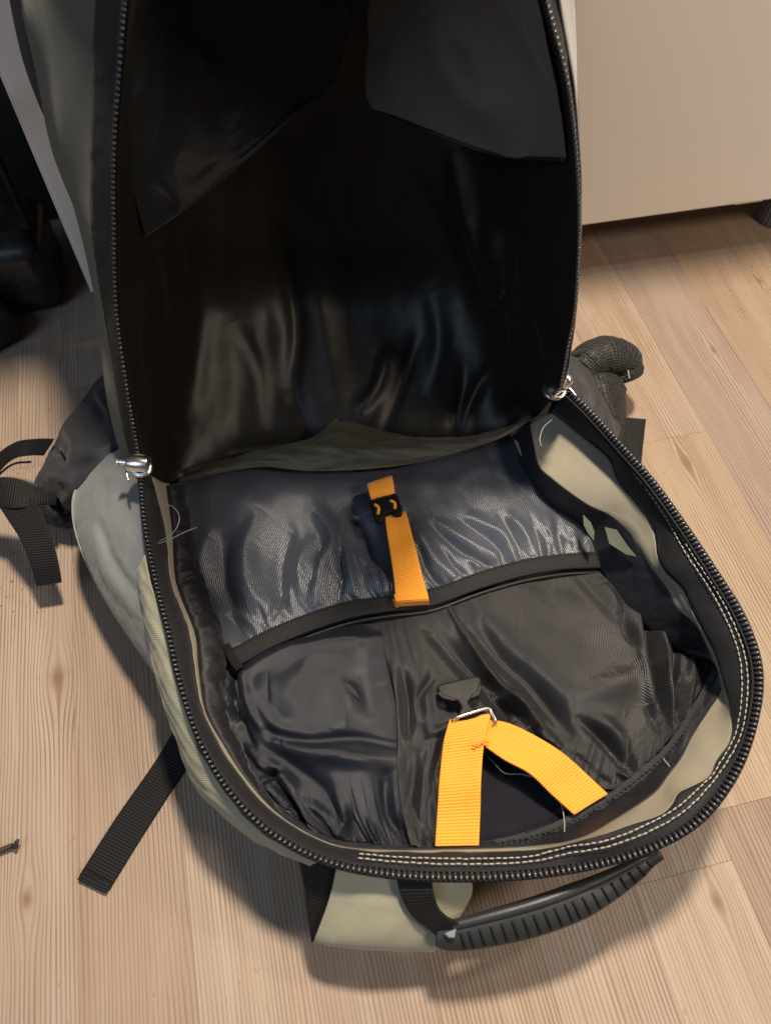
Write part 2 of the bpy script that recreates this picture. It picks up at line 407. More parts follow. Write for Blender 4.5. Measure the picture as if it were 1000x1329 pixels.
LENS = [.42, .55, .70]; BM = [board_mesh(l) for l in LENS]
tones = [(.37, .298, .232), (.40, .325, .255), (.30, .225, .172), (.35, .272, .202), (.41, .338, .262), (.315, .258, .215), (.375, .295, .212)]
fcen = WP['floor']
r2 = random.Random(11)
q = at(238, 1082, 0); OFFX = (q[0] * ca + q[1] * sa); OFFY = (-q[0] * sa + q[1] * ca)    # a board end shows just right of the flat strap
for i in range(-22, 24):
    X = OFFX + (i + .5) * BW
    k = 2 if i == 0 else r2.randrange(3)
    y = OFFY - 1.1 + (0 if i == 0 else r2.random() * .5)
    if i == 0: y = OFFY - .70 * 2
    while y < 2.1:
        L = LENS[k]; Y = y + L / 2
        wx = X * ca - Y * sa; wy = X * sa + Y * ca
        if -1.3 < wx < 1.4 and -.75 < wy < 2.0:
            o = bpy.data.objects.new('plank', BM[k]); COL.objects.link(o); o.parent = fl
            o.location = np.array((wx, wy, 0)) - fcen; o.rotation_euler = (0, 0, ANG)
            t = tones[r2.randrange(len(tones))]; j = 1 + (r2.random() - .5) * .08
            o.color = (t[0] * j, t[1] * j, t[2] * j, 1)
        else: r2.random(); 
        y += L; k = (k + 1 + r2.randrange(2)) % 3

# ================================================================ cabinet with its feet
cdir = np.array([math.cos(.2035), math.sin(.2035), 0]); cn = np.array([-cdir[1], cdir[0], 0])   # cn points away from us
c0 = np.array([-.250, .5085, 0])
cab = empty('white_cabinet', tuple(c0 + cdir * .45), 'white cabinet with a plain front panel raised on small grey feet behind the backpack', 'cabinet')
def cbox(name, u0, u1, v0, v1, z0, z1, mat, bev=.001):
    c = c0 + cdir * (u0 + u1) / 2 + cn * (v0 + v1) / 2; c[2] = (z0 + z1) / 2
    return box(name, c, (u1 - u0, v1 - v0, z1 - z0), mat, cab, rot=.2035, bev=bev, seg=2)
cbox('front_panel', 0, 1.0, 0, .018, .06, .42, M['white'], .0012)
cbox('edge_band', -.0016, -.0001, .0008, .0172, .0605, .419, M['whiteedge'], 0)
cbox('side_panel', .004, .022, .0185, .42, .065, .415, M['dark'])
cbox('bottom_panel', .023, .98, .0185, .42, .065, .083, M['white'])
def foot(px, py):
    b = at(px, py, 0); n = 48; V = []; F = []
    prof = [(.016, 0), (.0175, .0015), (.0175, .022), (.016, .024)]
    for r, h in prof:
        for j in range(n):
            rr = r * (1 + (.035 if j % 2 and .0005 < h < .0235 else 0)); a = 2 * np.pi * j / n
            V.append((b[0] + rr * math.cos(a), b[1] + rr * math.sin(a), h))
    for i in range(len(prof) - 1):
        for j in range(n): k = (j + 1) % n; F.append((i * n + j, i * n + k, (i + 1) * n + k, (i + 1) * n + j))
    F.append(tuple((len(prof) - 1) * n + j for j in range(n)))
    f = mesh('foot', V, F, M['footgrey'], cab, smooth=False)
    lathe('foot_stem', (b[0], b[1], .024), (0, 0, 1), [(.013, 0), (.013, .006), (.009, .0065), (.009, .0415)], plain('green_grey_plastic', (.03, .055, .06), rough=.5), f, 20)
foot(1002, 284)
b = at(965, 269, .048); box('foot_plate', b + np.array([0, .01, .006]), (.030, .022, .004), M['whiteedge'], cab, rot=.2035, bev=.0015)

# ================================================================ black equipment at the left edge
eq = empty('black_pedestal', tuple(at(20, 400, 0)), 'dusty black plastic pedestal with a rounded foot at the left edge beside the cabinet', 'pedestal')
P2 = [(-120, 300), (-20, 262), (40, 268), (70, 290), (84, 330), (80, 372), (62, 408), (48, 415), (22, 415), (8, 440), (-14, 475), (-120, 520)]
fc = at(14, 352, .026)
f_ = box('foot', (-.372, .578, .0375), (.125, .085, .073), M['dusty'], eq, rot=.2, bev=.016, seg=8)
f2 = box('foot_beam', at(-30, 440, .020) + np.array([-.03, 0, 0]), (.12, .060, .036), M['dusty'], eq, rot=.75, bev=.010, seg=6)
for o_ in (f_, f2): o_.data.polygons.foreach_set('use_smooth', [True] * 6)
P3 = [(-130, 40), (0, 110), (26, 180), (78, 318), (50, 300), (0, 268), (-120, 290)]
bk = c0 + cn * .10
box('body', c0 + cdir * (-.20) + cn * .34 + np.array([0, 0, .33]), (.36, .22, .58), M['dark'], eq, rot=.2035, bev=.008)  # black box, stands in for the dark void beside the cabinet
tube('rod', np.array([at(38, 292, .073), at(36, 290, .085), at(-10, 190, .16), at(-45, 110, .26)]), .0028, M['dark'], eq, 10)
lathe('rod_socket', at(38, 292, .0735), (0, 0, 1), [(.007, 0), (.007, .003), (.0055, .0042)], M['dark'], eq, 16)
cbox2 = box('back_plate', c0 + cdir * (-.168) + cn * .19 + np.array([0, 0, .22]), (.30, .012, .42), M['dark'], eq, rot=.2035, bev=.002)

# ================================================================ BACKPACK
bp = empty('backpack', (0, .2, 0), 'open grey and black backpack lying on the floor with orange straps inside', 'backpack')

# ---- ring stations round the main opening: zip, binding edge, tan edge, lining edge
ST = [((183, 612), (197, 618), (216, 632), (232, 632)), ((190, 690), (203, 690), (224, 690), (240, 692)), ((204, 760), (215, 758), (229, 756), (262, 762)),
      ((219, 820), (237, 817), (253, 822), (286, 836)), ((230, 870), (248, 867), (258, 868), (284, 882)), ((247, 930), (261, 925), (267, 924), (284, 935)),
      ((268, 980), (281, 971), (291, 968), (301, 960)), ((300, 1030), (313, 1016), (320, 1012), (327, 1002)), ((350, 1080), (361, 1062), (364, 1059), (372, 1050)),
      ((420, 1117), (428, 1098), (430, 1095), (440, 1086)), ((500, 1134), (503, 1106), (503, 1103), (505, 1096)), ((600, 1139), (600, 1106), (600, 1102), (600, 1096)),
      ((700, 1134), (695, 1103), (693, 1098), (683, 1080)), ((790, 1118), (776, 1089), (768, 1083), (745, 1052)), ((850, 1098), (838, 1066), (815, 1055), (800, 1020)),
      ((903, 1066), (880, 1032), (860, 1016), (832, 995)), ((945, 1015), (917, 1000), (885, 980), (868, 965)), ((970, 960), (946, 955), (905, 940), (892, 932)),
      ((982, 900), (950, 916), (926, 904), (908, 898)), ((978, 850), (948, 862), (938, 860), (930, 860)), ((956, 795), (922, 815), (908, 818), (862, 832)),
      ((922, 740), (890, 768), (866, 772), (808, 782)), ((882, 680), (852, 712), (826, 712), (775, 733)), ((842, 625), (810, 642), (775, 664), (757, 690)),
      ((800, 578), (785, 594), (716, 622), (706, 652)), ((762, 536), (748, 560), (694, 582), (676, 610)), ((733, 508), (716, 535), (686, 552), (665, 566))]
nS = len(ST)
zR = [.112, .108, .104, .102, .100, .098, .095, .092, .088, .085, .083, .082, .083, .086, .090, .094, .098, .102, .105, .107, .108, .109, .110, .112, .114, .116, .118]
zB1 = [z - .008 for z in zR]; zB2 = [.075] * 8 + [.072, .070, .070, .070, .070, .070, .072, .075, .075, .075, .075, .080, .078, .078, .078, .078, .078, .080, .084]
zB3 = [.052] * 8 + [.055, .058, .060, .060, .058, .056, .056, .056, .056, .056, .056, .058, .054, .052, .052, .052, .052, .052, .054]
R3 = np.array([at(*s[0], z) for s, z in zip(ST, zR)]); B1 = np.array([at(*s[1], z) for s, z in zip(ST, zB1)])
B2 = np.array([at(*s[2], z) for s, z in zip(ST, zB2)]); B3 = np.array([at(*s[3], z) for s, z in zip(ST, zB3)])
def seg(C, a, b): return C[a:b]
NR = 420
P1 = [(760, 1090), (812, 1073), (856, 1058), (872, 1044), (882, 1028), (918, 1010), (930, 987), (945, 966), (950, 945), (948, 925), (943, 903), (936, 880), (926, 848), (902, 802), (886, 767), (862, 742), (852, 718), (848, 690), (828, 656), (802, 624), (790, 594), (748, 560), (716, 535)]
P2_ = [(752, 1088), (800, 1062), (846, 1030), (866, 1005), (882, 983), (896, 955), (915, 925), (930, 903), (934, 890), (930, 870), (922, 850), (904, 812), (880, 792), (862, 762), (840, 732), (826, 707), (815, 690), (790, 670), (760, 656), (716, 624), (696, 602), (686, 552)]
B1[1:10] = B1[1:10] * .45 + B2[1:10] * .55
B1d = cr(np.vstack([B1[:13], pts(P1, .092)]), NR); B2d = cr(np.vstack([B2[:13], pts(P2_, .078)]), NR)
# binding strip (zip to binding edge)
def dd(u, v, px, py): return fbm(u * 60, v * 2) * .0016 + .0016 * np.sin(v * np.pi)
add_grid('zipper_binding', patch_grid([R3, B1d], NR, 8), M['binding'], bp, dd, .0012)
# tan coated inside wall
def dt(u, v, px, py):
    e = np.sin(np.clip(v, 0, 1) * np.pi)
    k = np.clip((u - .5) / .08, 0, 1)
    return e * k * (.006 * np.maximum(0, fbm(u * 22, v * 1.5, 3)) + .002 * np.sin(u * 70)) * .4
add_grid('inner_wall', patch_grid([B1d + [0, 0, -.001], (B1d + B2d) / 2, B2d], NR, 18), M['tan_in'], bp, dt, .0008)
# dark gathered hem between the wall and the lining
def dg(u, v, px, py):
    e = np.sin(v * np.pi) ** .6; left = np.clip((.32 - u) / .1, 0, 1)
    return e * (.006 * left + .0045 * left * ridged(u * 90, v * 2) + .0012 * fbm(u * 160, v * 5))
add_grid('gathered_hem', patch_grid([B2d + [0, 0, .001], (B2d * .5 + cr(B3, NR) * .5), cr(B3, NR)], 700, 22), M['puff'], bp, dg, .0008)
# under-floor of the bag
cen = B3.mean(0); cen[2] = .040
Bl = cr(B3, 120) - [0, 0, .006]
G = np.stack([Bl * (1 - t) + cen * t for t in np.linspace(0, 1, 12)], 0)
add_grid('back_panel', G, M['felt'], bp, None, 0)

# ---- upper silver pocket and its elastic band
bandT = pts([(297, 846, .060), (345, 820, .062), (400, 798, .063), (450, 783, .064), (500, 776, .065), (560, 766, .065), (620, 745, .064), (680, 728, .062), (730, 721, .059), (772, 718, .054)])
bandB = pts([(306, 866, .060), (352, 840, .061), (405, 818, .062), (455, 802, .063), (500, 794, .064), (560, 786, .064), (622, 764, .063), (682, 747, .061), (732, 739, .058), (778, 737, .053)])
topP = pts([(226, 610, .052), (300, 596, .050), (400, 590, .048), (520, 584, .048), (620, 570, .050), (688, 545, .052)])
m1 = pts([(236, 660, .052), (310, 640, .055), (400, 630, .056), (520, 622, .056), (620, 612, .055), (706, 606, .053)])
m2 = pts([(246, 740, .050), (310, 730, .059), (400, 712, .062), (520, 702, .062), (640, 676, .061), (752, 668, .053)])
m3 = pts([(276, 806, .052), (330, 785, .061), (400, 764, .065), (510, 752, .066), (640, 714, .064), (766, 700, .053)])
FU = [([(271, 700), (262, 730), (262, 765)], 3, 12), ([(344, 670), (322, 715), (328, 765), (352, 800)], 6.5, 15), ([(290, 700), (292, 760), (312, 815)], -5, 12),
      ([(375, 690), (362, 740), (368, 790)], -6, 12), ([(402, 705), (389, 735), (391, 776)], 3.2, 8), ([(412, 665), (432, 705), (416, 744), (408, 786)], 6, 10),
      ([(418, 712), (403, 760)], -3.2, 4), ([(440, 705), (444, 750), (440, 778)], -2.8, 4), ([(446, 708), (455, 750), (462, 776)], 2.6, 5), ([(364, 765), (352, 808)], -2.4, 5), ([(338, 790), (346, 818)], -2, 4),
      ([(372, 757), (378, 790)], 2.2, 6), ([(300, 790), (330, 815)], 2, 6), ([(295, 800), (318, 832)], -2, 5),
      ([(470, 720), (490, 750), (504, 776)], 3, 9), ([(458, 660), (480, 700), (484, 740)], -5, 11), ([(487, 740), (495, 768)], -2, 4),
      ([(560, 682), (600, 713), (638, 737)], -4.2, 5), ([(572, 680), (612, 706), (648, 724)], 3.6, 8), ([(543, 712), (556, 742), (574, 764)], -3.2, 5), ([(540, 690), (565, 725), (590, 752)], 3.4, 9),
      ([(574, 712), (590, 735), (608, 752)], -2.4, 4), ([(606, 722), (626, 740)], 2.2, 5), ([(597, 672), (640, 702), (657, 735)], -2.6, 5), ([(612, 670), (652, 695), (668, 724)], 3.2, 7),
      ([(650, 668), (668, 700), (682, 731)], -3.2, 5), ([(664, 670), (684, 700), (692, 722)], 3.2, 6), ([(690, 672), (700, 700), (704, 724)], -2.6, 5), ([(712, 672), (714, 700), (712, 722)], 2.4, 5),
      ([(724, 680), (730, 720)], -2.4, 5), ([(742, 680), (746, 716)], 2.4, 6), ([(760, 690), (756, 716)], -2.0, 5), ([(250, 640), (330, 655), (420, 640)], 3, 22)]
def du(u, v, px, py):
    e = np.clip((v - .5) / .5, 0, 1) ** 2.6; n = fbm(u * 6, v * 2)
    g = (ridged(u * 30 + n * 3, v * 1.6, 2) - .55) * .0042 * e
    end = np.clip((1 - v) / .03, 0, 1)
    return folds(px, py, FU) * 1.15 * (.35 + .65 * end) + g + fbm(u * 7, v * 3, 2) * .009 + fbm(u * 22 + n * 4, v * 4, 2) * .0008
pocket = add_grid('upper_pocket', patch_grid([topP, m1, m2, m3, bandT - [0, 0, .001]], 460, 300), M['silver'], bp, du, .0006)
tag(pocket, label='silver grey nylon pocket gathered into the black elastic band')
def db(u, v, px, py): return .0012 * np.sin(v * np.pi) + .0006 * fbm(u * 60, v * 2)
band = ribbon('elastic_band', bandT + [0, 0, .0018], bandB + [0, 0, .0018], M['elastic'], bp, 220, 12, .0016, db)
tube('piping', cr(bandB + [0, 0, .0016], 160), .0014, M['binding'], band, 8)
tube('lower_piping', cr(bandB + [0, -.0032, -.0015], 160), .0011, M['black_shine'], band, 8)
def stitch_obj(name, P, pitch, length, r, mat, parent, flat=.6, jitter=.0002, lift=.0006):
    """a row of short thread stitches along the path P, one mesh"""
    L = np.linalg.norm(np.diff(P, axis=0), axis=1).sum(); n = max(3, int(L / pitch)); Q = cr(P, n * 2 + 1) if len(P) > 2 else cr(P, n * 2 + 1)
    V = []; F = []; ns = 6
    for i in range(n):
        a, b = Q[2 * i], Q[2 * i + 2]; c = (a + b) / 2 + rng.randn(3) * jitter * .4; t = b - a; t = t / (np.linalg.norm(t) + 1e-9)
        s = np.cross(t, [0, 0, 1]); s /= np.linalg.norm(s) + 1e-9; nn = np.cross(s, t)
        k = len(V)
        for (h, rr, up_) in ((-.5, .25, -.6), (-.3, .9, .15), (0, 1, .4), (.3, .9, .15), (.5, .25, -.6)):
            for j in range(ns):
                an = 2 * np.pi * j / ns
                V.append(c + t * h * length + s * math.cos(an) * r * rr + nn * (math.sin(an) * r * rr * flat + up_ * lift))
        for a_ in range(4):
            for j in range(ns): q = (j + 1) % ns; F.append((k + a_ * ns + j, k + a_ * ns + q, k + (a_ + 1) * ns + q, k + (a_ + 1) * ns + j))
    o = mesh(name, V, F, mat, parent); tag(o, kind='stuff'); return o
stitch_obj('stitching', cr(bandT * .88 + bandB * .12 + [0, 0, .0042], 200), .0026, .0020, .0003, M['bind_grey'], band)

# ---- lower pocket: navy panel on the left, charcoal panel on the right
seam = [(493, 800, .060), (497, 830, .062), (512, 880, .066), (520, 940, .067), (516, 990, .066), (522, 1045, .064), (532, 1096, .062)]
A1 = pts([(300, 864, .058), (350, 838, .057), (400, 818, .058), (450, 803, .058), (493, 796, .060)])
A2 = pts([(286, 880, .054), (345, 860, .064), (400, 845, .067), (455, 832, .068), (502, 850, .0655)])
A3 = pts([(284, 936, .056), (330, 925, .066), (400, 915, .073), (460, 905, .072), (516, 915, .067)])
A4 = pts([(300, 962, .058), (345, 985, .066), (410, 990, .071), (465, 985, .070), (517, 990, .066)])
A5 = pts([(330, 1005, .060), (365, 1035, .064), (420, 1050, .066), (475, 1050, .066), (523, 1048, .064)])
A6 = pts([(372, 1052, .060), (405, 1074, .061), (440, 1088, .061), (490, 1096, .061), (534, 1098, .061)])
FL = [([(310, 885), (350, 855), (420, 836), (495, 828)], 3, 9), ([(304, 872), (306, 915), (318, 955), (335, 985)], -7, 6), ([(318, 880), (326, 920), (342, 950)], 4, 7), ([(296, 880), (296, 920), (300, 955)], 4, 7),
      ([(345, 950), (400, 962), (460, 958), (518, 968)], -3.0, 7), ([(350, 966), (400, 978), (460, 985), (515, 990)], 4, 12), ([(350, 972), (385, 1000), (420, 1030), (440, 1075)], -4, 12),
      ([(330, 975), (370, 1010), (392, 1050), (415, 1085)], 4, 8), ([(340, 1015), (362, 1000)], -5, 5), ([(378, 1050), (400, 1070), (412, 1086)], -3, 4), ([(395, 1040), (425, 1060), (440, 1085)], 3, 6),
      ([(436, 1035), (446, 1060), (440, 1085)], 3.5, 8), ([(455, 1050), (460, 1090)], -2, 5), ([(500, 1010), (505, 1060), (530, 1092)], -5, 9), ([(318, 990), (350, 1020), (372, 1045)], 4, 5), ([(308, 930), (322, 965), (345, 1000)], 4, 5), ([(360, 1020), (385, 1050), (402, 1080)], -4, 4), ([(300, 900), (312, 925), (308, 950)], 4, 5), ([(330, 905), (360, 945), (400, 955)], 3, 8), ([(480, 1060), (487, 1092)], 2.5, 7),
      ([(430, 870), (445, 920), (430, 950)], 3, 20), ([(480, 860), (490, 930)], -3, 20), ([(350, 900), (400, 900)], 3, 26), ([(260, 960), (300, 1010), (340, 1050)], 2, 8), ([(300, 975), (330, 1020)], -3, 5)]
def dl(u, v, px, py):
    e = np.clip((v - .7) / .3, 0, 1) + np.clip((.15 - u) / .15, 0, 1) * .5
    return folds(px, py, FL) * 1.2 + np.maximum(0, ridged(px * .022 + fbm(px * .01, py * .01) * 3, py * .030, 2) - .72) * .003 + fbm(u * 4, v * 4, 2) * .006 + (ridged(u * 34, v * 2 + u * 3, 3) - .55) * .0044 * e ** 1.5 + fbm(px * .05, py * .05, 2) * .0006
lp = add_grid('navy_pocket_panel', patch_grid([A1, A2, A3, A4, A5, A6], 280, 320), M['navy'], bp, dl, .0006)
C1 = pts([(491, 797, .060), (560, 786, .060), (640, 762, .060), (710, 744, .056), (775, 740, .052)])
C2 = pts([(500, 850, .0660), (570, 842, .066), (650, 820, .068), (740, 800, .066), (812, 784, .054)])
C3 = pts([(514, 915, .0675), (580, 890, .068), (665, 868, .073), (770, 850, .071), (866, 832, .056)])
C4 = pts([(515, 990, .0665), (560, 950, .068), (665, 925, .073), (790, 900, .073), (928, 864, .060)])
C5 = pts([(521, 1048, .0645), (556, 1010, .066), (645, 958, .071), (780, 952, .070), (905, 902, .059)])
C6 = pts([(532, 1098, .062), (562, 1094, .061), (580, 985, .064), (640, 962, .066), (715, 1002, .063), (790, 1025, .059), (833, 995, .058), (892, 932, .058)])
FR = [([(583, 792), (600, 820), (645, 885), (700, 940), (722, 958)], 3.6, 4.5), ([(562, 818), (588, 845), (625, 885), (672, 935)], -8, 14), ([(610, 805), (650, 850), (700, 900), (738, 958)], -8, 14),
      ([(522, 870), (530, 910), (530, 955)], -4.5, 6), ([(510, 860), (514, 920), (520, 975)], 2.5, 6), ([(545, 860), (552, 920), (560, 960)], 3.2, 10), ([(660, 895), (690, 925), (700, 950)], 2.5, 7), ([(648, 905), (660, 935)], -3, 5),
      ([(700, 930), (722, 958), (760, 990), (790, 1020)], -3, 6), ([(712, 958), (750, 980), (782, 1010)], 2.6, 6), ([(752, 935), (785, 965), (818, 1004)], -4, 7), ([(770, 930), (800, 955), (812, 980)], 3, 9),
      ([(812, 955), (820, 1000)], -3, 5), ([(835, 785), (842, 830), (852, 880), (868, 945)], -5.5, 6), ([(845, 790), (862, 840), (866, 890), (872, 945)], 4.5, 6), ([(878, 825), (876, 880), (878, 940)], -4.5, 5),
      ([(830, 790), (832, 850), (848, 920)], 3.5, 9), ([(808, 790), (812, 810), (822, 832)], -4, 6), ([(780, 760), (800, 800)], 3, 10), ([(740, 905), (830, 880)], 3.5, 18), ([(842, 915), (858, 950)], -3.5, 7),
      ([(900, 850), (888, 930)], 3, 6), ([(560, 970), (548, 1040), (545, 1095)], 3.5, 8), ([(576, 960), (562, 1010)], -3, 5), ([(540, 980), (530, 1050)], -2.5, 6), ([(600, 935), (560, 955)], 2.5, 6), ([(560, 880), (545, 905), (548, 930)], -4, 6), ([(690, 945), (700, 965), (720, 975)], -4, 6), ([(640, 900), (675, 915), (690, 940)], 4, 6), ([(800, 1000), (815, 1012)], 3, 4), ([(660, 960), (700, 990)], -3, 4), ([(852, 780), (880, 830), (900, 850)], -4, 5)]
def dr(u, v, px, py):
    e = np.clip((v - .75) / .25, 0, 1)
    return folds(px, py, FR) * 1.5 + np.maximum(0, ridged(px * .026 + 7 + fbm(px * .01, py * .01) * 3, py * .020, 2) - .74) * .003 + fbm(u * 5, v * 4, 2) * .006 + (ridged(u * 40, v * 2, 3) - .55) * .0044 * e ** 1.5 + fbm(px * .05, py * .05, 2) * .0006
rp = add_grid('charcoal_pocket_panel', patch_grid([C1, C2, C3, C4, C5, C6], 420, 320), M['grey'], bp, dr, .0006)
tag(rp, label='charcoal woven pocket panel with a raised diagonal seam')
# felt showing between the orange straps
add_grid('felt_patch', patch_grid([pts([(560, 960, .0565), (640, 945, .0575), (730, 985, .0565), (800, 1015, .056)]), pts([(556, 1030, .0565), (640, 1035, .057), (715, 1045, .057), (790, 1045, .056)]), pts([(552, 1100, .0575), (620, 1100, .058), (690, 1088, .058), (750, 1058, .057)])], 90, 60), M['felt'], bp, lambda u, v, x, y: fbm(u * 9, v * 9) * .002, .0006)
# grey seam tape along the lower right
T0 = pts([(925, 868, .0625), (905, 905, .0635), (884, 940, .0640), (862, 970, .0640), (828, 1000, .0640), (790, 1030, .0640), (745, 1056, .0640), (695, 1078, .0640), (640, 1092, .0640)])
T1 = pts([(945, 880, .0660), (928, 915, .0670), (908, 950, .0675), (884, 985, .0675), (850, 1018, .0675), (806, 1050, .0670), (758, 1080, .0670), (705, 1098, .0670), (645, 1103, .0670)])
def ds(u, v, px, py): return fbm(u * 70, v * 3) * .0022 + .0006 * np.cos(v * 6.28)
st = add_grid('seam_tape', patch_grid([T0, T1], 260, 12), M['bind_grey'], bp, ds, .001)
for t_ in (.3, .62): stitch_obj('stitching', cr(T0 * (1 - t_) + T1 * t_ + [0, 0, .0010], 160), .0032, .0024, .00045, M['thread_dark'], st)

# ---- zip teeth round the opening
def tape_normals(P, inner):
    T = frames(P); S = inner - P; S -= (np.sum(S * T, 1)[:, None]) * T; S /= np.linalg.norm(S, axis=1, keepdims=True); N = np.cross(T, S)
    s = np.sign(np.sum(N * (CO - P), 1)); return T, S, N * s[:, None]
def teeth(name, P, inner, pitch, sz, mat, parent, lift=.001):
    L = np.linalg.norm(np.diff(P, axis=0), axis=1).sum(); n = int(L / pitch); Q = cr(P, n); I = cr(inner, n)
    T, S, N = tape_normals(Q, I); V = []; F = []; ns = 8
    prof = [(-1, .25), (-.82, .72), (-.35, 1), (.2, .9), (.65, .62), (1, .2)]
    for i in range(n):
        k = len(V); c = Q[i] + N[i] * lift
        for h, r in prof:
            for j in range(ns):
                a = 2 * np.pi * j / ns
                V.append(c + S[i] * h * sz[0] + T[i] * math.cos(a) * r * sz[1] + N[i] * (math.sin(a) * r * sz[2] - abs(h) ** 2 * sz[2] * .4))
        m_ = len(prof)
        for a_ in range(m_ - 1):
            for j in range(ns): q = (j + 1) % ns; F.append((k + a_ * ns + j, k + a_ * ns + q, k + (a_ + 1) * ns + q, k + (a_ + 1) * ns + j))
        F.append(tuple(k + j for j in range(ns))[::-1]); F.append(tuple(k + (m_ - 1) * ns + j for j in range(ns)))
    o = mesh(name, V, F, mat, parent); tag(o, kind='stuff'); return o
Rc = cr(R3, 500); B1c = cr(B1, 500)
inn = B1c - Rc; inn /= np.linalg.norm(inn, axis=1, keepdims=True)
zt = np.stack([Rc - inn * .0035 + [0, 0, -.0004], Rc + [0, 0, .0012], Rc + inn * .0050 + [0, 0, .0010]], 0)
zip_ = add_grid('zipper_tape', zt, M['blackweb'], bp, None, .0008)
teeth('zipper_teeth', Rc + [0, 0, .0016], B1c + [0, 0, .002], .0029, (.0026, .0011, .0011), M['tooth'], zip_)
tube('zipper_cord', Rc + inn * .0036 + [0, 0, .0022], .0007, M['binding'], zip_, 6)
# white double stitching on the binding, from the bottom round to the right slider
Bdc = cr(B1d, 500); bl = np.linalg.norm(Bdc - Rc, axis=1, keepdims=True)
for off in (.0072, .0105):
    a, b = int(500 * .37), 497
    fr_ = np.clip(off / bl, 0, .9); Q = Rc + (Bdc - Rc) * fr_
    Q[:, 2] += .0020 + .0026 * np.sin(fr_[:, 0] * np.pi)
    k_ = np.ones(9) / 9
    for q in range(3): Q[:, q] = np.convolve(np.pad(Q[:, q], 4, mode='edge'), k_, 'valid')
    stitch_obj('white_stitching', Q[a:b:6], .0034, .0029, .00038, M['thread'], zip_, flat=.8)

# ---- outside of the bag: tan strip, silver side pocket, underside
OL = [(181, 575), (182, 700), (190, 790), (204, 868), (226, 932), (250, 990), (288, 1044), (338, 1082), (404, 1108), (440, 1124), (510, 1134), (600, 1138), (700, 1132), (790, 1114), (846, 1094), (896, 1062), (932, 1010), (950, 955), (958, 900), (950, 852), (925, 800), (890, 745), (850, 686), (812, 632), (772, 584), (738, 545), (718, 515)]
Oz = [.085, .082, .078, .075, .07, .066, .064, .062, .060, .050, .05, .05, .05] + [.06] * 14
O3 = np.array([at(*p, z) for p, z in zip(OL, Oz)]); K = cr(O3, 27)
Rn = cr(R3, 27); On = np.array(O3)
# outer wall bulges between the rim and the ground
ctr = np.array([.02, .2, 0])
def inward(P, k, z): Q = P + (ctr - P) * k; Q[:, 2] = z; return Q
O3 = O3 + np.where(np.arange(27)[:, None] < 11, np.array([[.006, .004, -.004]]), 0)
outer = patch_grid([R3 - [0, 0, .0015], (R3 * .55 + O3 * .45), O3, inward(O3, .05, .03), inward(O3, .16, .012)], 300, 40)
def do(u, v, px, py): return fbm(u * 14, v * 2) * .004 * np.sin(np.clip(v, 0, 1) * np.pi)
add_grid('outer_wall', outer, M['tan'], bp, do, .001)
rim = inward(O3, .15, .013); c_ = rim.mean(0)
add_grid('underside', np.stack([cr(rim, 120) * (1 - t) + c_ * t for t in np.linspace(0, 1, 6)], 0), M['belt'], bp, None, 0)
# side pocket, silver, bulging on the left
sp0 = pts([(176, 574, .088), (182, 620, .096), (186, 690, .094), (194, 750, .090), (204, 820, .086), (214, 880, .076)])
sp1 = pts([(150, 586, .084), (148, 630, .090), (152, 690, .088), (168, 750, .082), (188, 820, .076), (212, 880, .070)])
sp2 = pts([(128, 602, .072), (112, 640, .074), (116, 690, .072), (140, 755, .066), (172, 820, .062), (208, 880, .060)])
sp3 = pts([(112, 622, .056), (97, 650, .055), (102, 700, .052), (130, 765, .046), (168, 826, .044), (206, 880, .045)])
sp4 = pts([(140, 620, .020), (125, 660, .018), (128, 710, .016), (150, 770, .014), (180, 826, .014), (212, 880, .018)])
FSP = [([(122, 690), (140, 740), (180, 800)], 2.5, 8), ([(130, 680), (152, 735), (185, 780)], -2, 6), ([(110, 640), (140, 620), (175, 622)], 2, 10)]
pk = add_grid('side_pocket', patch_grid([sp0, sp1, sp2, sp3, sp4], 160, 90), M['pocket'], bp, lambda u, v, px, py: folds(px, py, FSP) + fbm(u * 4, v * 4) * .004 + fbm(u * 20, v * 12) * .0006, .001)
tag(pk, label='bulging silver grey side pocket under the left slider')
tube('pocket_seam', cr(sp3 + [0, 0, .003], 80), .0009, M['pocket'], pk, 6)
# tan fold running along the left of the zip
tf0 = pts([(186, 720, .1030), (199, 770, .1010), (214, 825, .0990), (226, 875, .0965), (244, 935, .094), (264, 985, .0915), (296, 1034, .088), (344, 1083, .084), (412, 1119, .081)])
tf1 = pts([(178, 740, .0960), (190, 790, .0945), (202, 840, .0920), (216, 892, .089), (235, 952, .085), (256, 1005, .082), (290, 1050, .079), (338, 1090, .077), (408, 1122, .077)])
tf2 = pts([(180, 752, .080), (186, 800, .078), (196, 855, .076), (208, 905, .073), (230, 965, .070), (250, 1018, .068), (286, 1058, .067), (330, 1094, .067), (402, 1124, .070)])
def dtf(u, v, px, py): return fbm(u * 14, v * 1.5, 2) * .003 + .0002 * np.sin((u * 3 + v) * 22 + 5 * fbm(u * 8, v * 2))
add_grid('tan_fold', patch_grid([tf0, tf1, tf2], 200, 30), M['tan'], bp, dtf, .001)

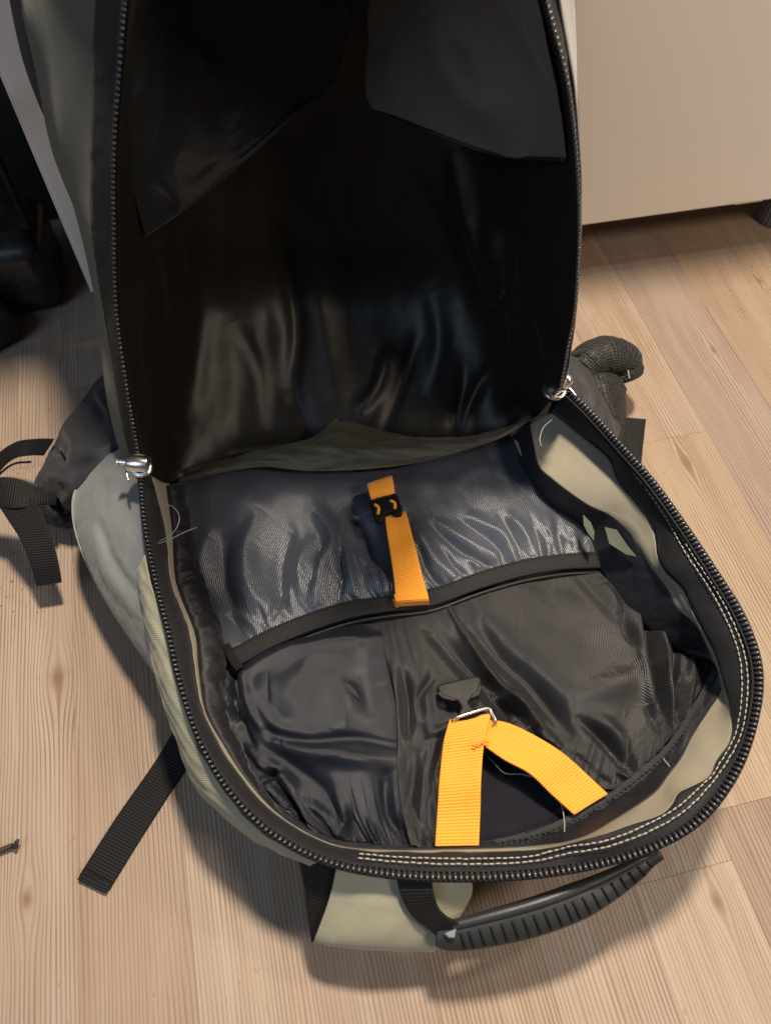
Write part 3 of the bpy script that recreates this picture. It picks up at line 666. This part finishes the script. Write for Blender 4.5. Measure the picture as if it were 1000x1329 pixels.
# ---- LID, standing open: rows from the hinge upward; each point is (px, py, distance)
LID = [
 [(184, 606, .505), (208, 622, .545), (232, 627, .570), (330, 607, .573), (400, 611, .568), (480, 609, .568), (560, 596, .572), (640, 570, .578), (690, 545, .575), (708, 525, .535), (724, 504, .497)],
 [(176, 560, .490), (205, 585, .540), (240, 600, .575), (330, 588, .585), (400, 588, .583), (480, 578, .585), (560, 575, .588), (640, 562, .592), (675, 525, .575), (703, 505, .530), (729, 480, .488)],
 [(166, 500, .472), (200, 510, .530), (235, 530, .565), (330, 540, .592), (400, 545, .594), (480, 545, .596), (560, 540, .596), (630, 520, .592), (662, 495, .560), (700, 470, .512), (734, 450, .474)],
 [(153, 400, .445), (192, 400, .500), (232, 400, .545), (320, 400, .584), (400, 400, .598), (480, 400, .600), (560, 400, .592), (620, 400, .572), (656, 400, .540), (698, 400, .490), (743, 400, .455)],
 [(150, 300, .412), (192, 300, .462), (236, 300, .510), (320, 300, .545), (400, 300, .557), (480, 300, .558), (560, 300, .550), (618, 300, .532), (655, 300, .500), (700, 300, .455), (748, 300, .420)],
 [(150, 200, .380), (190, 200, .430), (236, 200, .478), (320, 200, .508), (400, 200, .520), (480, 200, .521), (560, 200, .514), (615, 200, .498), (652, 200, .470), (697, 200, .425), (744, 200, .388)],
 [(157, 100, .352), (190, 100, .400), (236, 100, .445), (320, 100, .474), (400, 100, .486), (480, 100, .487), (560, 100, .480), (610, 100, .465), (645, 100, .440), (690, 100, .395), (731, 100, .358)],
 [(165, 0, .325), (195, 0, .370), (240, 0, .412), (320, 0, .440), (400, 0, .450), (480, 0, .451), (560, 0, .445), (602, 0, .430), (632, 0, .405), (670, 0, .365), (705, 0, .332)],
 [(178, -120, .275), (210, -120, .325), (250, -120, .372), (325, -120, .398), (400, -120, .408), (480, -120, .408), (555, -120, .400), (595, -120, .385), (620, -120, .362), (650, -120, .322), (685, -120, .282)],
 [(225, -240, .238), (240, -240, .28), (265, -240, .33), (345, -240, .355), (400, -240, .365), (480, -240, .365), (540, -240, .355), (580, -240, .340), (605, -240, .318), (625, -240, .275), (648, -240, .240)],
 [(380, -360, .225), (384, -360, .24), (390, -360, .26), (400, -360, .27), (410, -360, .275), (430, -360, .275), (440, -360, .27), (450, -360, .262), (460, -360, .25), (468, -360, .235), (476, -360, .225)]]
L3 = [[D(*p) for p in r] for r in LID]
FLID = [([(205, 440), (215, 500), (230, 570)], 5, 14), ([(235, 300), (222, 330), (240, 360)], 6, 12), ([(260, 320), (262, 420), (250, 520)], -6, 16), ([(300, 420), (330, 480), (340, 560)], 5, 16), ([(360, 300), (385, 420), (380, 500), (400, 560)], -6, 12),
        ([(410, 300), (420, 420), (440, 520)], 6, 20), ([(500, 460), (490, 500), (470, 530)], 7, 9), ([(540, 440), (520, 500), (500, 560)], -5, 10), ([(560, 380), (570, 440), (560, 500)], 6, 14), ([(600, 470), (600, 520), (590, 560)], -5, 10), ([(590, 200), (612, 290), (640, 350)], 9, 16), ([(640, 290), (650, 340)], 6, 7), ([(540, 240), (580, 330), (600, 400)], -6, 18), ([(450, 180), (440, 260), (455, 340)], 5, 18), ([(640, 395), (668, 380)], 4, 5), ([(655, 420), (690, 410)], 4, 6),
        ([(620, 300), (630, 350), (645, 400)], 6, 16), ([(640, 470), (610, 520), (600, 555)], 5, 9), ([(655, 300), (657, 400), (656, 500)], -4, 3), ([(675, 300), (682, 360), (672, 420)], 4, 8), ([(690, 420), (700, 470)], -4, 6),
        ([(205, 330), (230, 340)], 5, 6), ([(185, 420), (190, 500)], -5, 7), ([(300, 590), (400, 575), (440, 548)], -3, 3), ([(440, 548), (520, 572), (640, 566)], -3, 3), ([(180, 300), (200, 380), (205, 440)], 5, 9)]
def dlid(u, v, px, py):
    e = np.clip(np.minimum(u, 1 - u) / .06, 0, 1)
    return e * (folds(px, py, FLID) * .8 + fbm(u * 5 + v * 2, v * 2.5, 2) * .012 + fbm(u * 14, v * 6, 2) * .0035 + fbm(u * 36, v * 24, 2) * .0008)
lid = add_grid('lid_lining', patch_grid(L3, 340, 420), M['black_shine'], bp, dlid, .0006)
tag(lid, label='shiny black coated lining inside the lifted lid')
# olive hem of the lid, lying just over the pocket
h0 = [D(232, 627, .560), D(330, 607, .558), D(400, 611, .554), D(480, 609, .552), D(560, 596, .556), D(640, 572, .562), D(692, 545, .562)]
h1 = [D(232, 624, .560), D(300, 602, .561), D(380, 588, .560), D(480, 578, .560), D(560, 574, .562), D(640, 564, .565), D(690, 543, .563)]
h2 = [D(232, 620, .572), D(320, 590, .572), D(405, 568, .572), D(440, 547, .574), D(540, 568, .574), D(640, 562, .572), D(688, 540, .568)]
def dh(u, v, px, py): return (ridged(u * 6 + v * 2, v * 2) - .5) * .005 * np.sin(v * np.pi) + fbm(u * 10, v * 4) * .003
add_grid('lid_hem', patch_grid([h0, h1, h2], 160, 40), fabric('olive_coated_fabric', (.060, .056, .036), rough=.45, spec=.5, sheen=.1, contrast=.12, crinkle=.15), bp, dh, .0006)
# flaps hanging inside the lid
f0 = [D(170, -60, .335), D(260, -60, .38), D(380, -60, .40), D(470, -60, .41)]
f1 = [D(166, 120, .375), D(240, 110, .42), D(340, 100, .44), D(440, 92, .455)]
f2 = [D(168, 220, .405), D(230, 210, .44), D(320, 180, .46), D(420, 118, .462)]
f3 = [D(186, 306, .440), D(250, 262, .452), D(330, 195, .463), D(405, 128, .463)]
m_flap = fabric('black_flap_cloth', (.009, .010, .013), rough=.55, spec=.3, sheen=.12, contrast=.15, sheencol=(.6, .8, 1))
add_grid('hanging_flap', patch_grid([f0, f1, f2, f3], 120, 120), m_flap, bp, lambda u, v, x, y: folds(x, y, [([(250, 60), (290, 170), (270, 240)], 5, 22), ([(200, 240), (225, 270)], 3, 10)]) + fbm(u * 4, v * 4) * .006, .0008)
g0 = [D(480, -80, .40), D(560, -80, .38), D(620, -80, .35), D(670, -80, .315)]
g1 = [D(478, 30, .44), D(560, 20, .405), D(640, 40, .385), D(704, 40, .344)]
g2 = [D(474, 105, .460), D(560, 110, .425), D(650, 130, .405), D(722, 130, .368)]
g3 = [D(482, 140, .468), D(550, 168, .445), D(640, 200, .430), D(732, 208, .393)]
gf = add_grid('hanging_pocket', patch_grid([g0, g1, g2, g3], 120, 120), fabric('glow_lightened_flap_cloth', (.10, .093, .08), rough=.6, spec=.35, sheen=.15, contrast=.2, pitch=.001), bp, lambda u, v, x, y: folds(x, y, [([(560, 20), (600, 100), (650, 150)], 9, 26), ([(640, 20), (690, 120), (690, 180)], -6, 22)]) + fbm(u * 4, v * 3) * .005, .0008)  # cloth colour raised to stand in for a soft glow on it
tube('flap_hem', cr(f3, 60) + FW * -.001, .0016, m_flap, bp, 8)
tube('flap_hem', cr(g3, 60), .0010, M['black_shine'], gf, 8)
# lid's zip bands and outer shell
zl = [np.array(r[0]) for r in L3][:10]; zr = [np.array(r[-1]) for r in L3][:10]
bl_ = [(172, 606, .515), (160, 560, .500), (150, 500, .484), (134, 400, .460), (119, 300, .430), (117, 200, .400), (119, 100, .374), (124, 0, .350), (136, -120, .305), (190, -240, .27)]
br_ = [(728, 506, .505), (734, 480, .50), (739, 450, .486), (747, 400, .466), (751, 300, .432), (749, 200, .402), (739, 100, .374), (722, 0, .350), (706, -120, .305), (680, -240, .27)]
BLp = [D(*p) for p in bl_]; BRp = [D(*p) for p in br_]
def dz(u, v, px, py): return fbm(u * 40, v * 3) * .0008
add_grid('lid_zip_band', patch_grid([zl, BLp], 200, 8), M['binding'], bp, dz, .001)
add_grid('lid_zip_band', patch_grid([zr, BRp], 200, 8), M['binding'], bp, dz, .001)
for (zz, nb) in ((zl, BLp), (zr, BRp)):
    Z = cr(zz, 300); O = cr(nb, 300); dirr = (Z - O); dirr /= np.linalg.norm(dirr, axis=1, keepdims=True)
    tg = np.stack([Z - dirr * .004, Z + dirr * .0006, Z + dirr * .003 - FW * -.002], 0)
    tp = add_grid('zipper_tape', tg - FW * .0008, M['blackweb'], bp, None, .0008)
    teeth('zipper_teeth', Z - FW * .0016, O, .0029, (.0022, .0011, .0011), M['tooth'], tp)
gl_ = [(168, 600, .545), (155, 560, .54), (142, 500, .53), (138, 395, .52), (110, 300, .50), (71, 200, .475), (50, 100, .448), (30, 0, .425), (30, -120, .405), (130, -240, .35)]
gr_ = [(722, 508, .56), (726, 480, .56), (730, 450, .55), (738, 400, .53), (745, 300, .51), (750, 200, .48), (746, 100, .46), (741, 0, .44), (730, -120, .40), (690, -240, .345)]
GL = [D(*p) for p in gl_]; GR = [D(*p) for p in gr_]
side = patch_grid([BLp, [(np.array(a) * .5 + np.array(b) * .5) + np.array([-.004, 0, 0]) for a, b in zip(BLp, GL)], GL], 160, 40)
add_grid('lid_side', side, M['sage'], bp, lambda u, v, x, y: fbm(u * 4, v * 2, 2) * .005, .001)
side = patch_grid([BRp, GR], 160, 20)
add_grid('lid_side', side, M['pocket'], bp, lambda u, v, x, y: fbm(u * 6, v * 3) * .003, .001)
dl0 = [(66, 165, .48), (60, 145, .475), (46, 90, .46), (28, 0, .437), (14, -120, .415), (140, -235, .38)]
dl1 = [(64, 162, .50), (52, 140, .50), (30, 80, .49), (12, 0, .470), (-10, -120, .44), (130, -235, .40)]
add_grid('lid_back_strip', patch_grid([[D(*p) for p in dl0], [D(*p) for p in dl1]], 80, 8), M['binding'], bp, None, .002)
backs = [[D(*p) for p in r] for r in (
   [(x, 600 - (x - 180) * .15, .605) for x in (180, 300, 450, 600, 720)], [(x, 500, .628) for x in (150, 300, 450, 600, 728)], [(x, 395, .628) for x in (142, 300, 450, 600, 736)], [(x, 300, .585) for x in (115, 280, 450, 600, 744)],
   [(x, 200, .552) for x in (77, 270, 450, 600, 748)], [(x, 100, .517) for x in (54, 270, 450, 600, 744)], [(x, 0, .480) for x in (32, 250, 450, 600, 738)], [(x, -120, .44) for x in (34, 220, 420, 580, 712)], [(x, -240, .385) for x in (130, 280, 420, 560, 690)], [(x, -365, .285) for x in (370, 400, 430, 460, 486)])]
add_grid('lid_shell', patch_grid(backs, 60, 60), M['sage'], bp, None, .0015)
for (e, b) in ((GL, 0), (GR, -1)):
    add_grid('lid_gusset', patch_grid([e, [np.array(backs[i][b]) for i in range(9)]], 60, 6), M['sage'], bp, None, .001)
# front of the bag bottom beneath the lid hinge
bw0 = [D(168, 600, .545), D(300, 610, .59), D(450, 600, .60), D(600, 580, .60), D(722, 508, .56)]

# ---- sliders
def slider(c, axis, along, k=1.5, knob=False):
    """metal slider: body, barrel across the zip, pull ring"""
    axis = np.array(axis, float) / np.linalg.norm(axis); along = np.array(along, float) / np.linalg.norm(along); nrm = np.cross(axis, along); nrm *= np.sign(nrm @ (CO - c))
    s = tag(lathe('zip_slider', c - axis * .0048 * k + nrm * .003, axis, [(.0022 * k, 0), (.0034 * k, .0006), (.0036 * k, .0014), (.0036 * k, .0088 * k), (.0033 * k, .0094 * k), (.002 * k, .0098 * k)], M['metal'], bp, 28))
    P = [c + along * math.cos(a) * .0048 * k + axis * math.sin(a) * .0046 * k + nrm * .0005 for a in np.linspace(0, 2 * np.pi, 33)]
    tube('slider_frame', np.array(P), .0011 * k, M['metal'], s, 8, up=tuple(nrm), cap=False)
    if knob:
        lathe('pull_knob', c + axis * .0050 * k + nrm * .004, axis, [(.0022, 0), (.0026, .0006), (.0040, .0016), (.0044, .003), (.0040, .0048), (.0026, .0060), (.0008, .0064)], M['metal'], s, 28)
    else:
        lathe('pull_pin', c + axis * .0046 * k + nrm * .003, axis, [(.0020, 0), (.0020, .0050), (.0026, .0056), (.0026, .0066), (.0018, .0070)], M['metal'], s, 20)
    Q = [c + axis * (.0052 * k) + along * a * .012 + nrm * (.002 - .002 * a) + axis * .001 * math.sin(a * 3) for a in np.linspace(-.1, 1, 9)]
    tube('pull_wire', np.array(Q), .0008, M['metal'], s, 8)
    return s
s1 = at(182, 605, .119); slider(s1, at(160, 603, .119) - s1, at(184, 640, .116) - s1)
s2 = at(719, 508, .122); slider(s2, at(742, 494, .124) - s2, at(745, 530, .122) - s2, 1.4, True)

# ---- orange straps and buckles
def flatw(u, v, px, py): return .0006 * np.sin(v * 14) + .0003 * np.cos(u * 6.28)
ribbon('orange_strap', pts([(499, 672, .074), (503, 700, .0765), (510, 745, .0755), (513, 776, .0730)]), pts([(526, 664, .074), (534, 692, .0765), (545, 735, .0755), (554, 770, .0730)]), M['orange'], bp, 60, 12, .0016, flatw)
lo = ribbon('strap_loop', pts([(511, 772, .0745), (513, 780, .0745), (514, 788, .0690)]), pts([(554, 768, .0745), (556, 778, .0745), (557, 785, .0690)]), webbing('orange_webbing_end', (.86, .32, .022), pitch=.0015, contrast=.2), bp, 20, 8, .0018, None)
ribbon('strap_tab', pts([(509, 778, .0690), (512, 788, .068)]), pts([(515, 779, .0690), (517, 789, .068)]), M['orange'], lo, 6, 4, .0012)
ut = ribbon('upper_strap_tab', pts([(475, 628, .070), (479, 640, .075), (482, 650, .072)]), pts([(508, 617, .070), (511, 630, .075), (513, 642, .072)]), M['orange'], bp, 24, 8, .0016, lambda u, v, x, y: .001 * np.sin(v * 6))
fb = prism('female_buckle', [(479, 650), (512, 640), (516, 644), (522, 660), (521, 668), (512, 668), (508, 663), (500, 665), (499, 671), (492, 678), (486, 672), (482, 660)], .0785, .006, M['plastic'], bp, .0010)
for (a, b) in (((486, 655), (490, 668)), ((506, 650), (512, 661))):
    tube('buckle_window', cr(pts([a, ((a[0] + b[0]) / 2 + 3, (a[1] + b[1]) / 2 - 2), b], .0788), 10), .0011, M['orange'], fb, 8, flat=.5)
tube('buckle_bar', pts([(482, 651), (513, 642)], .0792), .0009, M['plastic'], fb, 8)
SL = pts([(583, 934, .079), (575, 965, .0765), (570, 1010, .074), (567, 1055, .071), (564, 1099, .068)])
SR = pts([(637, 926, .079), (628, 965, .0785), (624, 1010, .076), (623, 1055, .072), (621, 1098, .068)])
s_ = ribbon('orange_strap', SL, SR, M['orange'], bp, 90, 14, .0018, flatw)
UL = pts([(632, 934, .0765), (662, 940, .077), (700, 958, .076), (745, 990, .073), (788, 1031, .0685)])
UR = pts([(618, 962, .0745), (650, 984, .077), (684, 1003, .076), (714, 1030, .073), (744, 1058, .0685)])
ribbon('orange_strap', UL, UR, M['orange'], bp, 90, 14, .0018, flatw)
th = [at(612 + 3 * i + (i % 2) * 1.2, 968 - .9 * i + (i % 2) * 2.5, .0800) for i in range(8)]
tube('bar_tack', np.array(th), .00045, plain('dark_orange_thread', (.75, .17, .01), rough=.6), s_, 6)
mb = prism('male_buckle', [(566, 892), (572, 888), (596, 882), (619, 877), (624, 880), (625, 890), (622, 902), (612, 907), (608, 912), (612, 918), (630, 923), (634, 930), (588, 940), (587, 934), (595, 926), (598, 918), (594, 911), (584, 908), (572, 905)], .0790, .0055, M['plastic'], bp, .0013, 4)
prism('latch_arm', [(569, 896), (575, 902), (588, 905), (592, 909), (589, 911), (574, 907), (567, 901)], .0798, .003, M['plastic'], mb, .0006)
prism('latch_arm', [(622, 884), (619, 896), (611, 902), (609, 908), (613, 907), (622, 903), (625, 892)], .0798, .003, M['plastic'], mb, .0006)
tube('metal_bar', cr(pts([(586, 940, .078), (590, 933, .0815), (610, 926, .0820), (632, 920, .0815), (638, 926, .081), (643, 938, .079), (638, 944, .076)]), 40), .0009, M['metal'], bp, 10)
# loose threads
lt = tube('loose_thread', cr(pts([(205, 655, .100), (222, 657, .110), (232, 668, .115), (231, 682, .115), (222, 694, .110), (206, 704, .100)]), 60), .00027, M['thread'], bp, 6)
tube('loose_thread', cr(pts([(204, 707, .098), (220, 701, .110), (238, 692, .118), (255, 685, .122)]), 40), .00027, M['thread'], bp, 6)
tube('loose_thread', cr(pts([(626, 975, .066), (640, 990, .064), (655, 1004, .063), (680, 1006, .063), (712, 1018, .063), (728, 1045, .064), (732, 1080, .068), (725, 1098, .074), (706, 1108, .083)]), 90), .00027, M['thread'], bp, 6)
tube('loose_thread', cr(pts([(860, 985, .072), (868, 995, .075), (874, 1008, .080), (900, 1028, .086), (925, 1026, .094)]), 50), .00027, M['thread'], bp, 6)
tube('loose_thread', cr(pts([(716, 545, .118), (705, 555, .118), (700, 570, .115), (702, 580, .112)]), 30), .00027, M['thread'], bp, 6)
# binding clip at the left end of the elastic, silver scrap shapes in the shadowed right wall
ribbon('band_end_fold', pts([(288, 838, .064), (296, 858, .066), (306, 872, .064)]), pts([(297, 834, .065), (307, 852, .067), (316, 866, .065)]), M['blackweb'], band, 20, 6, .002)
for q in ([(756, 668), (766, 678), (771, 690), (770, 702), (762, 692), (757, 682)], [(784, 684), (800, 688), (812, 706), (826, 723), (812, 720), (790, 706)], [(666, 570), (672, 574), (677, 592), (674, 590)]):
    prism('torn_edge', q, .0790, .0006, M['sage'], bp, .0002)

# ---- grab handle, top panel and straps at the near end
tp0 = pts([(436, 1128, .074), (500, 1136, .074), (560, 1140, .074), (612, 1141, .074)])
tp1 = pts([(426, 1170, .060), (490, 1180, .064), (555, 1182, .062), (609, 1168, .060)])
tp2 = pts([(408, 1220, .040), (440, 1227, .044), (500, 1232, .044), (566, 1233, .040)])
tp3 = pts([(412, 1214, .020), (440, 1216, .020), (500, 1222, .020), (560, 1222, .020)])
add_grid('top_panel', patch_grid([tp0, tp1, tp2, tp3], 100, 80), M['tan'], bp, lambda u, v, x, y: fbm(u * 2.5, v * 2, 2) * .004, .001)
bs = ribbon('webbing_strap', pts([(386, 1112, .070), (394, 1150, .060), (399, 1190, .048), (404, 1224, .036)]), pts([(436, 1126, .070), (432, 1160, .060), (420, 1195, .048), (410, 1222, .036)]), M['blackweb'], bp, 40, 8, .0018)
ribbon('handle_webbing', pts([(514, 1140, .080), (520, 1165, .074), (534, 1190, .066), (556, 1208, .060), (572, 1220, .056)]), pts([(560, 1142, .080), (563, 1162, .076), (570, 1182, .069), (585, 1196, .065), (604, 1203, .062)]), M['blackweb'], bp, 60, 10, .0022)
gp = cr(pts([(566, 1212, .056), (590, 1214, .056), (640, 1204, .058), (700, 1188, .060), (760, 1165, .062), (810, 1138, .064), (856, 1108, .068)]), 90)
t_ = np.linspace(0, 1, 90); gr = .0045 + .0042 * np.clip(np.sin(np.pi * np.clip(t_ * 1.05 + .02, 0, 1)), 0, 1) ** .45
gr = gr * 1.12 * np.where(t_ > .6, 1 - (t_ - .6) * .75, 1)
gh = tube('handle_grip', gp, gr, M['rubber'], bp, 24, flat=.55, up=(0, -.35, 1))
T = frames(gp); S = np.cross(T, [0, -.35, 1]); S /= np.linalg.norm(S, axis=1, keepdims=True); N = np.cross(S, T)
# raised upper lip of the grip
lip = gp + np.array([0, 0, 0]) - S * (-gr[:, None] * .0) ; sgn = 1 if (project(gp[45:46] + S[45] * .005)[1][0] < project(gp[45:46])[1][0]) else -1
tube('grip_lip', (gp + sgn * S * gr[:, None] * .72 + N * gr[:, None] * .42)[6:-2], (gr * .30)[6:-2], M['rubber'], gh, 12, flat=.7)
for i in range(20):
    k = 9 + int(i * 3.9); a = gp[k]; r = gr[k]; s = sgn * S[k]
    P = [a + s * r * x + N[k] * (r * .55 * math.sqrt(max(0, 1 - x * x)) + .0002) + T[k] * x * -.001 for x in np.linspace(.25, -.75, 7)]
    tube('grip_rib', np.array(P), .0007, M['plastic'], gh, 6)
# stitched end of the grip
prism('grip_tab', [(576, 1212), (592, 1205), (590, 1218), (582, 1218)], .0640, .002, M['footgrey'], gh, .0006)

# ---- flat strap on the floor at the left
fs = ribbon('webbing_strap', pts([(252, 905, .030), (235, 932, .012), (200, 990, .0022), (150, 1062, .0022), (103, 1136, .0022)]), pts([(292, 930, .030), (268, 955, .012), (240, 1000, .0022), (188, 1080, .0022), (141, 1156, .0022)]), M['blackweb'], bp, 120, 10, .0018)
ribbon('folded_end', pts([(108, 1127, .0044), (100, 1142, .0044)]), pts([(146, 1146, .0044), (137, 1160, .0044)]), M['blackweb'], fs, 10, 8, .0022)
stitch_obj('stitching', pts([(110, 1133, .0052), (125, 1141, .0052), (139, 1150, .0052)]), .0022, .002, .0004, M['thread_dark'], fs)

# ---- hip belt wing and straps on the left
w0 = pts([(176, 452, .050), (150, 472, .060), (124, 498, .055), (104, 520, .052), (78, 552, .048), (60, 590, .042), (44, 628, .040)])
w1 = pts([(190, 500, .066), (165, 520, .076), (140, 540, .074), (118, 560, .070), (96, 585, .062), (80, 612, .054), (68, 642, .046)])
w2 = pts([(196, 560, .070), (176, 566, .078), (155, 580, .080), (130, 598, .076), (108, 622, .066), (90, 642, .056), (78, 656, .046)])
w3 = pts([(200, 610, .050), (180, 620, .050), (160, 628, .050), (135, 640, .044), (116, 650, .040), (98, 660, .036), (84, 664, .034)])
w4 = pts([(200, 640, .020), (180, 650, .014), (150, 664, .010), (130, 668, .010), (112, 668, .012), (96, 668, .018), (84, 668, .024)])
FW_ = [([(130, 505), (145, 540), (165, 560)], 5, 14), ([(125, 520), (138, 545)], -4, 6), ([(70, 585), (82, 600)], -6, 5), ([(90, 560), (110, 590), (150, 590)], 4, 12), ([(100, 610), (140, 590), (165, 585)], -4, 7), ([(60, 620), (90, 625)], 3, 6)]
add_grid('hip_belt_wing', patch_grid([w0, w1, w2, w3, w4], 160, 120), M['belt'], bp, lambda u, v, px, py: folds(px, py, FW_) + fbm(u * 5, v * 4, 2) * .010, .0012)
tube('wing_padding', cr(pts([(60, 655, .016), (85, 668, .018), (110, 664, .020), (140, 668, .020), (175, 655, .020)]), 40), .011, M['puff'], bp, 14, disp=lambda t, a: fbm(t * 18, a * 2) * .008)
def vribbon(name, path, width, mat, parent, tilt=(0, 0, 1), n=60, z=None):
    """webbing standing on edge along a path"""
    P = cr(path, n); t = np.array(tilt, float); t /= np.linalg.norm(t)
    return ribbon(name, P - t * width / 2, P + t * width / 2, mat, parent, n, 8, .0016)
ribbon('strap_arch', pts([(70, 570, .052), (45, 570, .050), (18, 575, .040), (-8, 596, .024), (-24, 640, .010)]), pts([(56, 592, .042), (38, 592, .040), (18, 596, .030), (0, 612, .018), (-8, 640, .006)]), M['blackweb'], bp, 60, 8, .0018)
ribbon('strap_fold', pts([(-30, 634, .050), (-4, 622, .058), (20, 622, .060), (46, 632, .056), (74, 640, .050)]), pts([(-34, 660, .044), (0, 660, .052), (26, 662, .054), (50, 656, .050), (74, 656, .044)]), M['blackweb'], bp, 60, 10, .0022, lambda u, v, x, y: .003 * np.sin(v * 3.1) + fbm(u * 3, v * 4) * .002)
ribbon('hanging_strap', pts([(-6, 650, .056), (8, 672, .054), (28, 704, .046), (40, 735, .036), (48, 762, .024)]), pts([(42, 646, .056), (54, 664, .054), (66, 696, .046), (75, 728, .036), (80, 757, .024)]), M['blackweb'], bp, 60, 10, .0020)
tube('thin_cord', cr(pts([(40, 600, .03), (20, 602, .02), (4, 612, .012), (-12, 630, .006)]), 30), .0009, M['binding'], bp, 8)

# ---- shoulder strap / hip belt on the right
q0 = pts([(738, 452, .050), (752, 466, .052), (775, 492, .048), (796, 520, .042), (806, 545, .034)])
q1 = pts([(728, 470, .072), (748, 492, .078), (772, 520, .074), (794, 550, .064), (802, 572, .050)])
q2 = pts([(724, 500, .080), (742, 518, .086), (762, 545, .084), (785, 575, .072), (798, 600, .056)])
q3 = pts([(724, 520, .060), (745, 545, .062), (765, 570, .060), (785, 596, .052), (800, 620, .040)])
add_grid('hip_belt_wing', patch_grid([q0, q1, q2, q3], 120, 90), M['belt'], bp, lambda u, v, px, py: folds(px, py, [([(740, 470), (770, 510), (795, 560)], 4, 7), ([(750, 510), (770, 540)], -3, 6), ([(765, 500), (800, 540)], -3, 5)]) + fbm(u * 6, v * 6) * .006, .0012)
mr = cr(pts([(752, 482, .050), (768, 468, .052), (788, 462, .052), (806, 468, .046), (812, 490, .034)]), 60)
tube('mesh_padding', mr, .0145 + .0025 * np.sin(np.linspace(0, 3.14, 60)), M['mesh'], bp, 36, flat=.9, disp=lambda t, a: fbm(t * 6, a * 0 + t) * .004)
mp0 = pts([(760, 488, .058), (785, 484, .060), (806, 490, .052), (814, 505, .040)]); mp1 = pts([(772, 508, .056), (790, 515, .056), (806, 520, .048), (812, 530, .036)]); mp2 = pts([(788, 530, .050), (798, 545, .050), (806, 550, .042), (810, 560, .030)]); mp3 = pts([(794, 560, .044), (800, 580, .042), (804, 590, .036), (806, 600, .026)])
add_grid('mesh_panel', patch_grid([mp0, mp1, mp2, mp3], 70, 70), M['mesh'], bp, lambda u, v, x, y: fbm(u * 4, v * 4) * .004, .002)
tube('edge_piping', cr(pts([(790, 446, .060), (804, 456, .060), (812, 472, .054), (816, 492, .044)]), 40), .0007, M['thread'], bp, 6)
ribbon('webbing_strap', pts([(792, 540, .022), (790, 575, .018), (786, 630, .010)]), pts([(838, 544, .022), (834, 580, .018), (828, 640, .010)]), M['blackweb'], bp, 40, 8, .0018)
tube('side_binding', cr(pts([(740, 462, .062), (756, 456, .062), (772, 450, .060), (790, 444, .056), (806, 452, .05)]), 40), .0030, M['binding'], bp, 10)

# ================================================================ small things on the floor
sc = tube('metal_scrap', cr(pts([(-14, 1110, .003), (4, 1103, .0035), (16, 1098, .0035)]), 16), .0017, M['rust'], None, 10)
tag(sc, 'small brown metal scrap lying on the floor at the left edge', 'scrap')
c = tube('scrap_tip', cr(pts([(15, 1099, .0042), (20, 1097, .0045), (23, 1091, .006), (20, 1102, .0045)]), 12), .0013, M['thread_dark'], sc, 8)
V = []; F = []
rr = random.Random(5)
for i in range(170):
    if i < 90: x, y = rr.uniform(10, 140), rr.uniform(425, 760)
    elif i < 130: x, y = rr.uniform(0, 60), rr.uniform(700, 820)
    else: x, y = rr.uniform(930, 1000), rr.uniform(290, 420)
    p = at(x, y, .0005); s = rr.uniform(.0003, .0007); k = len(V)
    V += [p + np.array(v) * s for v in ((1, 0, 0), (0, 1.2, 0), (-1, .2, 0), (0, -1, 0), (.1, .1, .8))]
    F += [(k, k + 1, k + 4), (k + 1, k + 2, k + 4), (k + 2, k + 3, k + 4), (k + 3, k, k + 4)]
cr_ = mesh('floor_crumbs', V, F, plain('brown_crumb', (.22, .13, .08), rough=.8), smooth=False); tag(cr_, 'brown crumbs scattered on the floor left of the backpack', 'crumbs', kind='stuff')
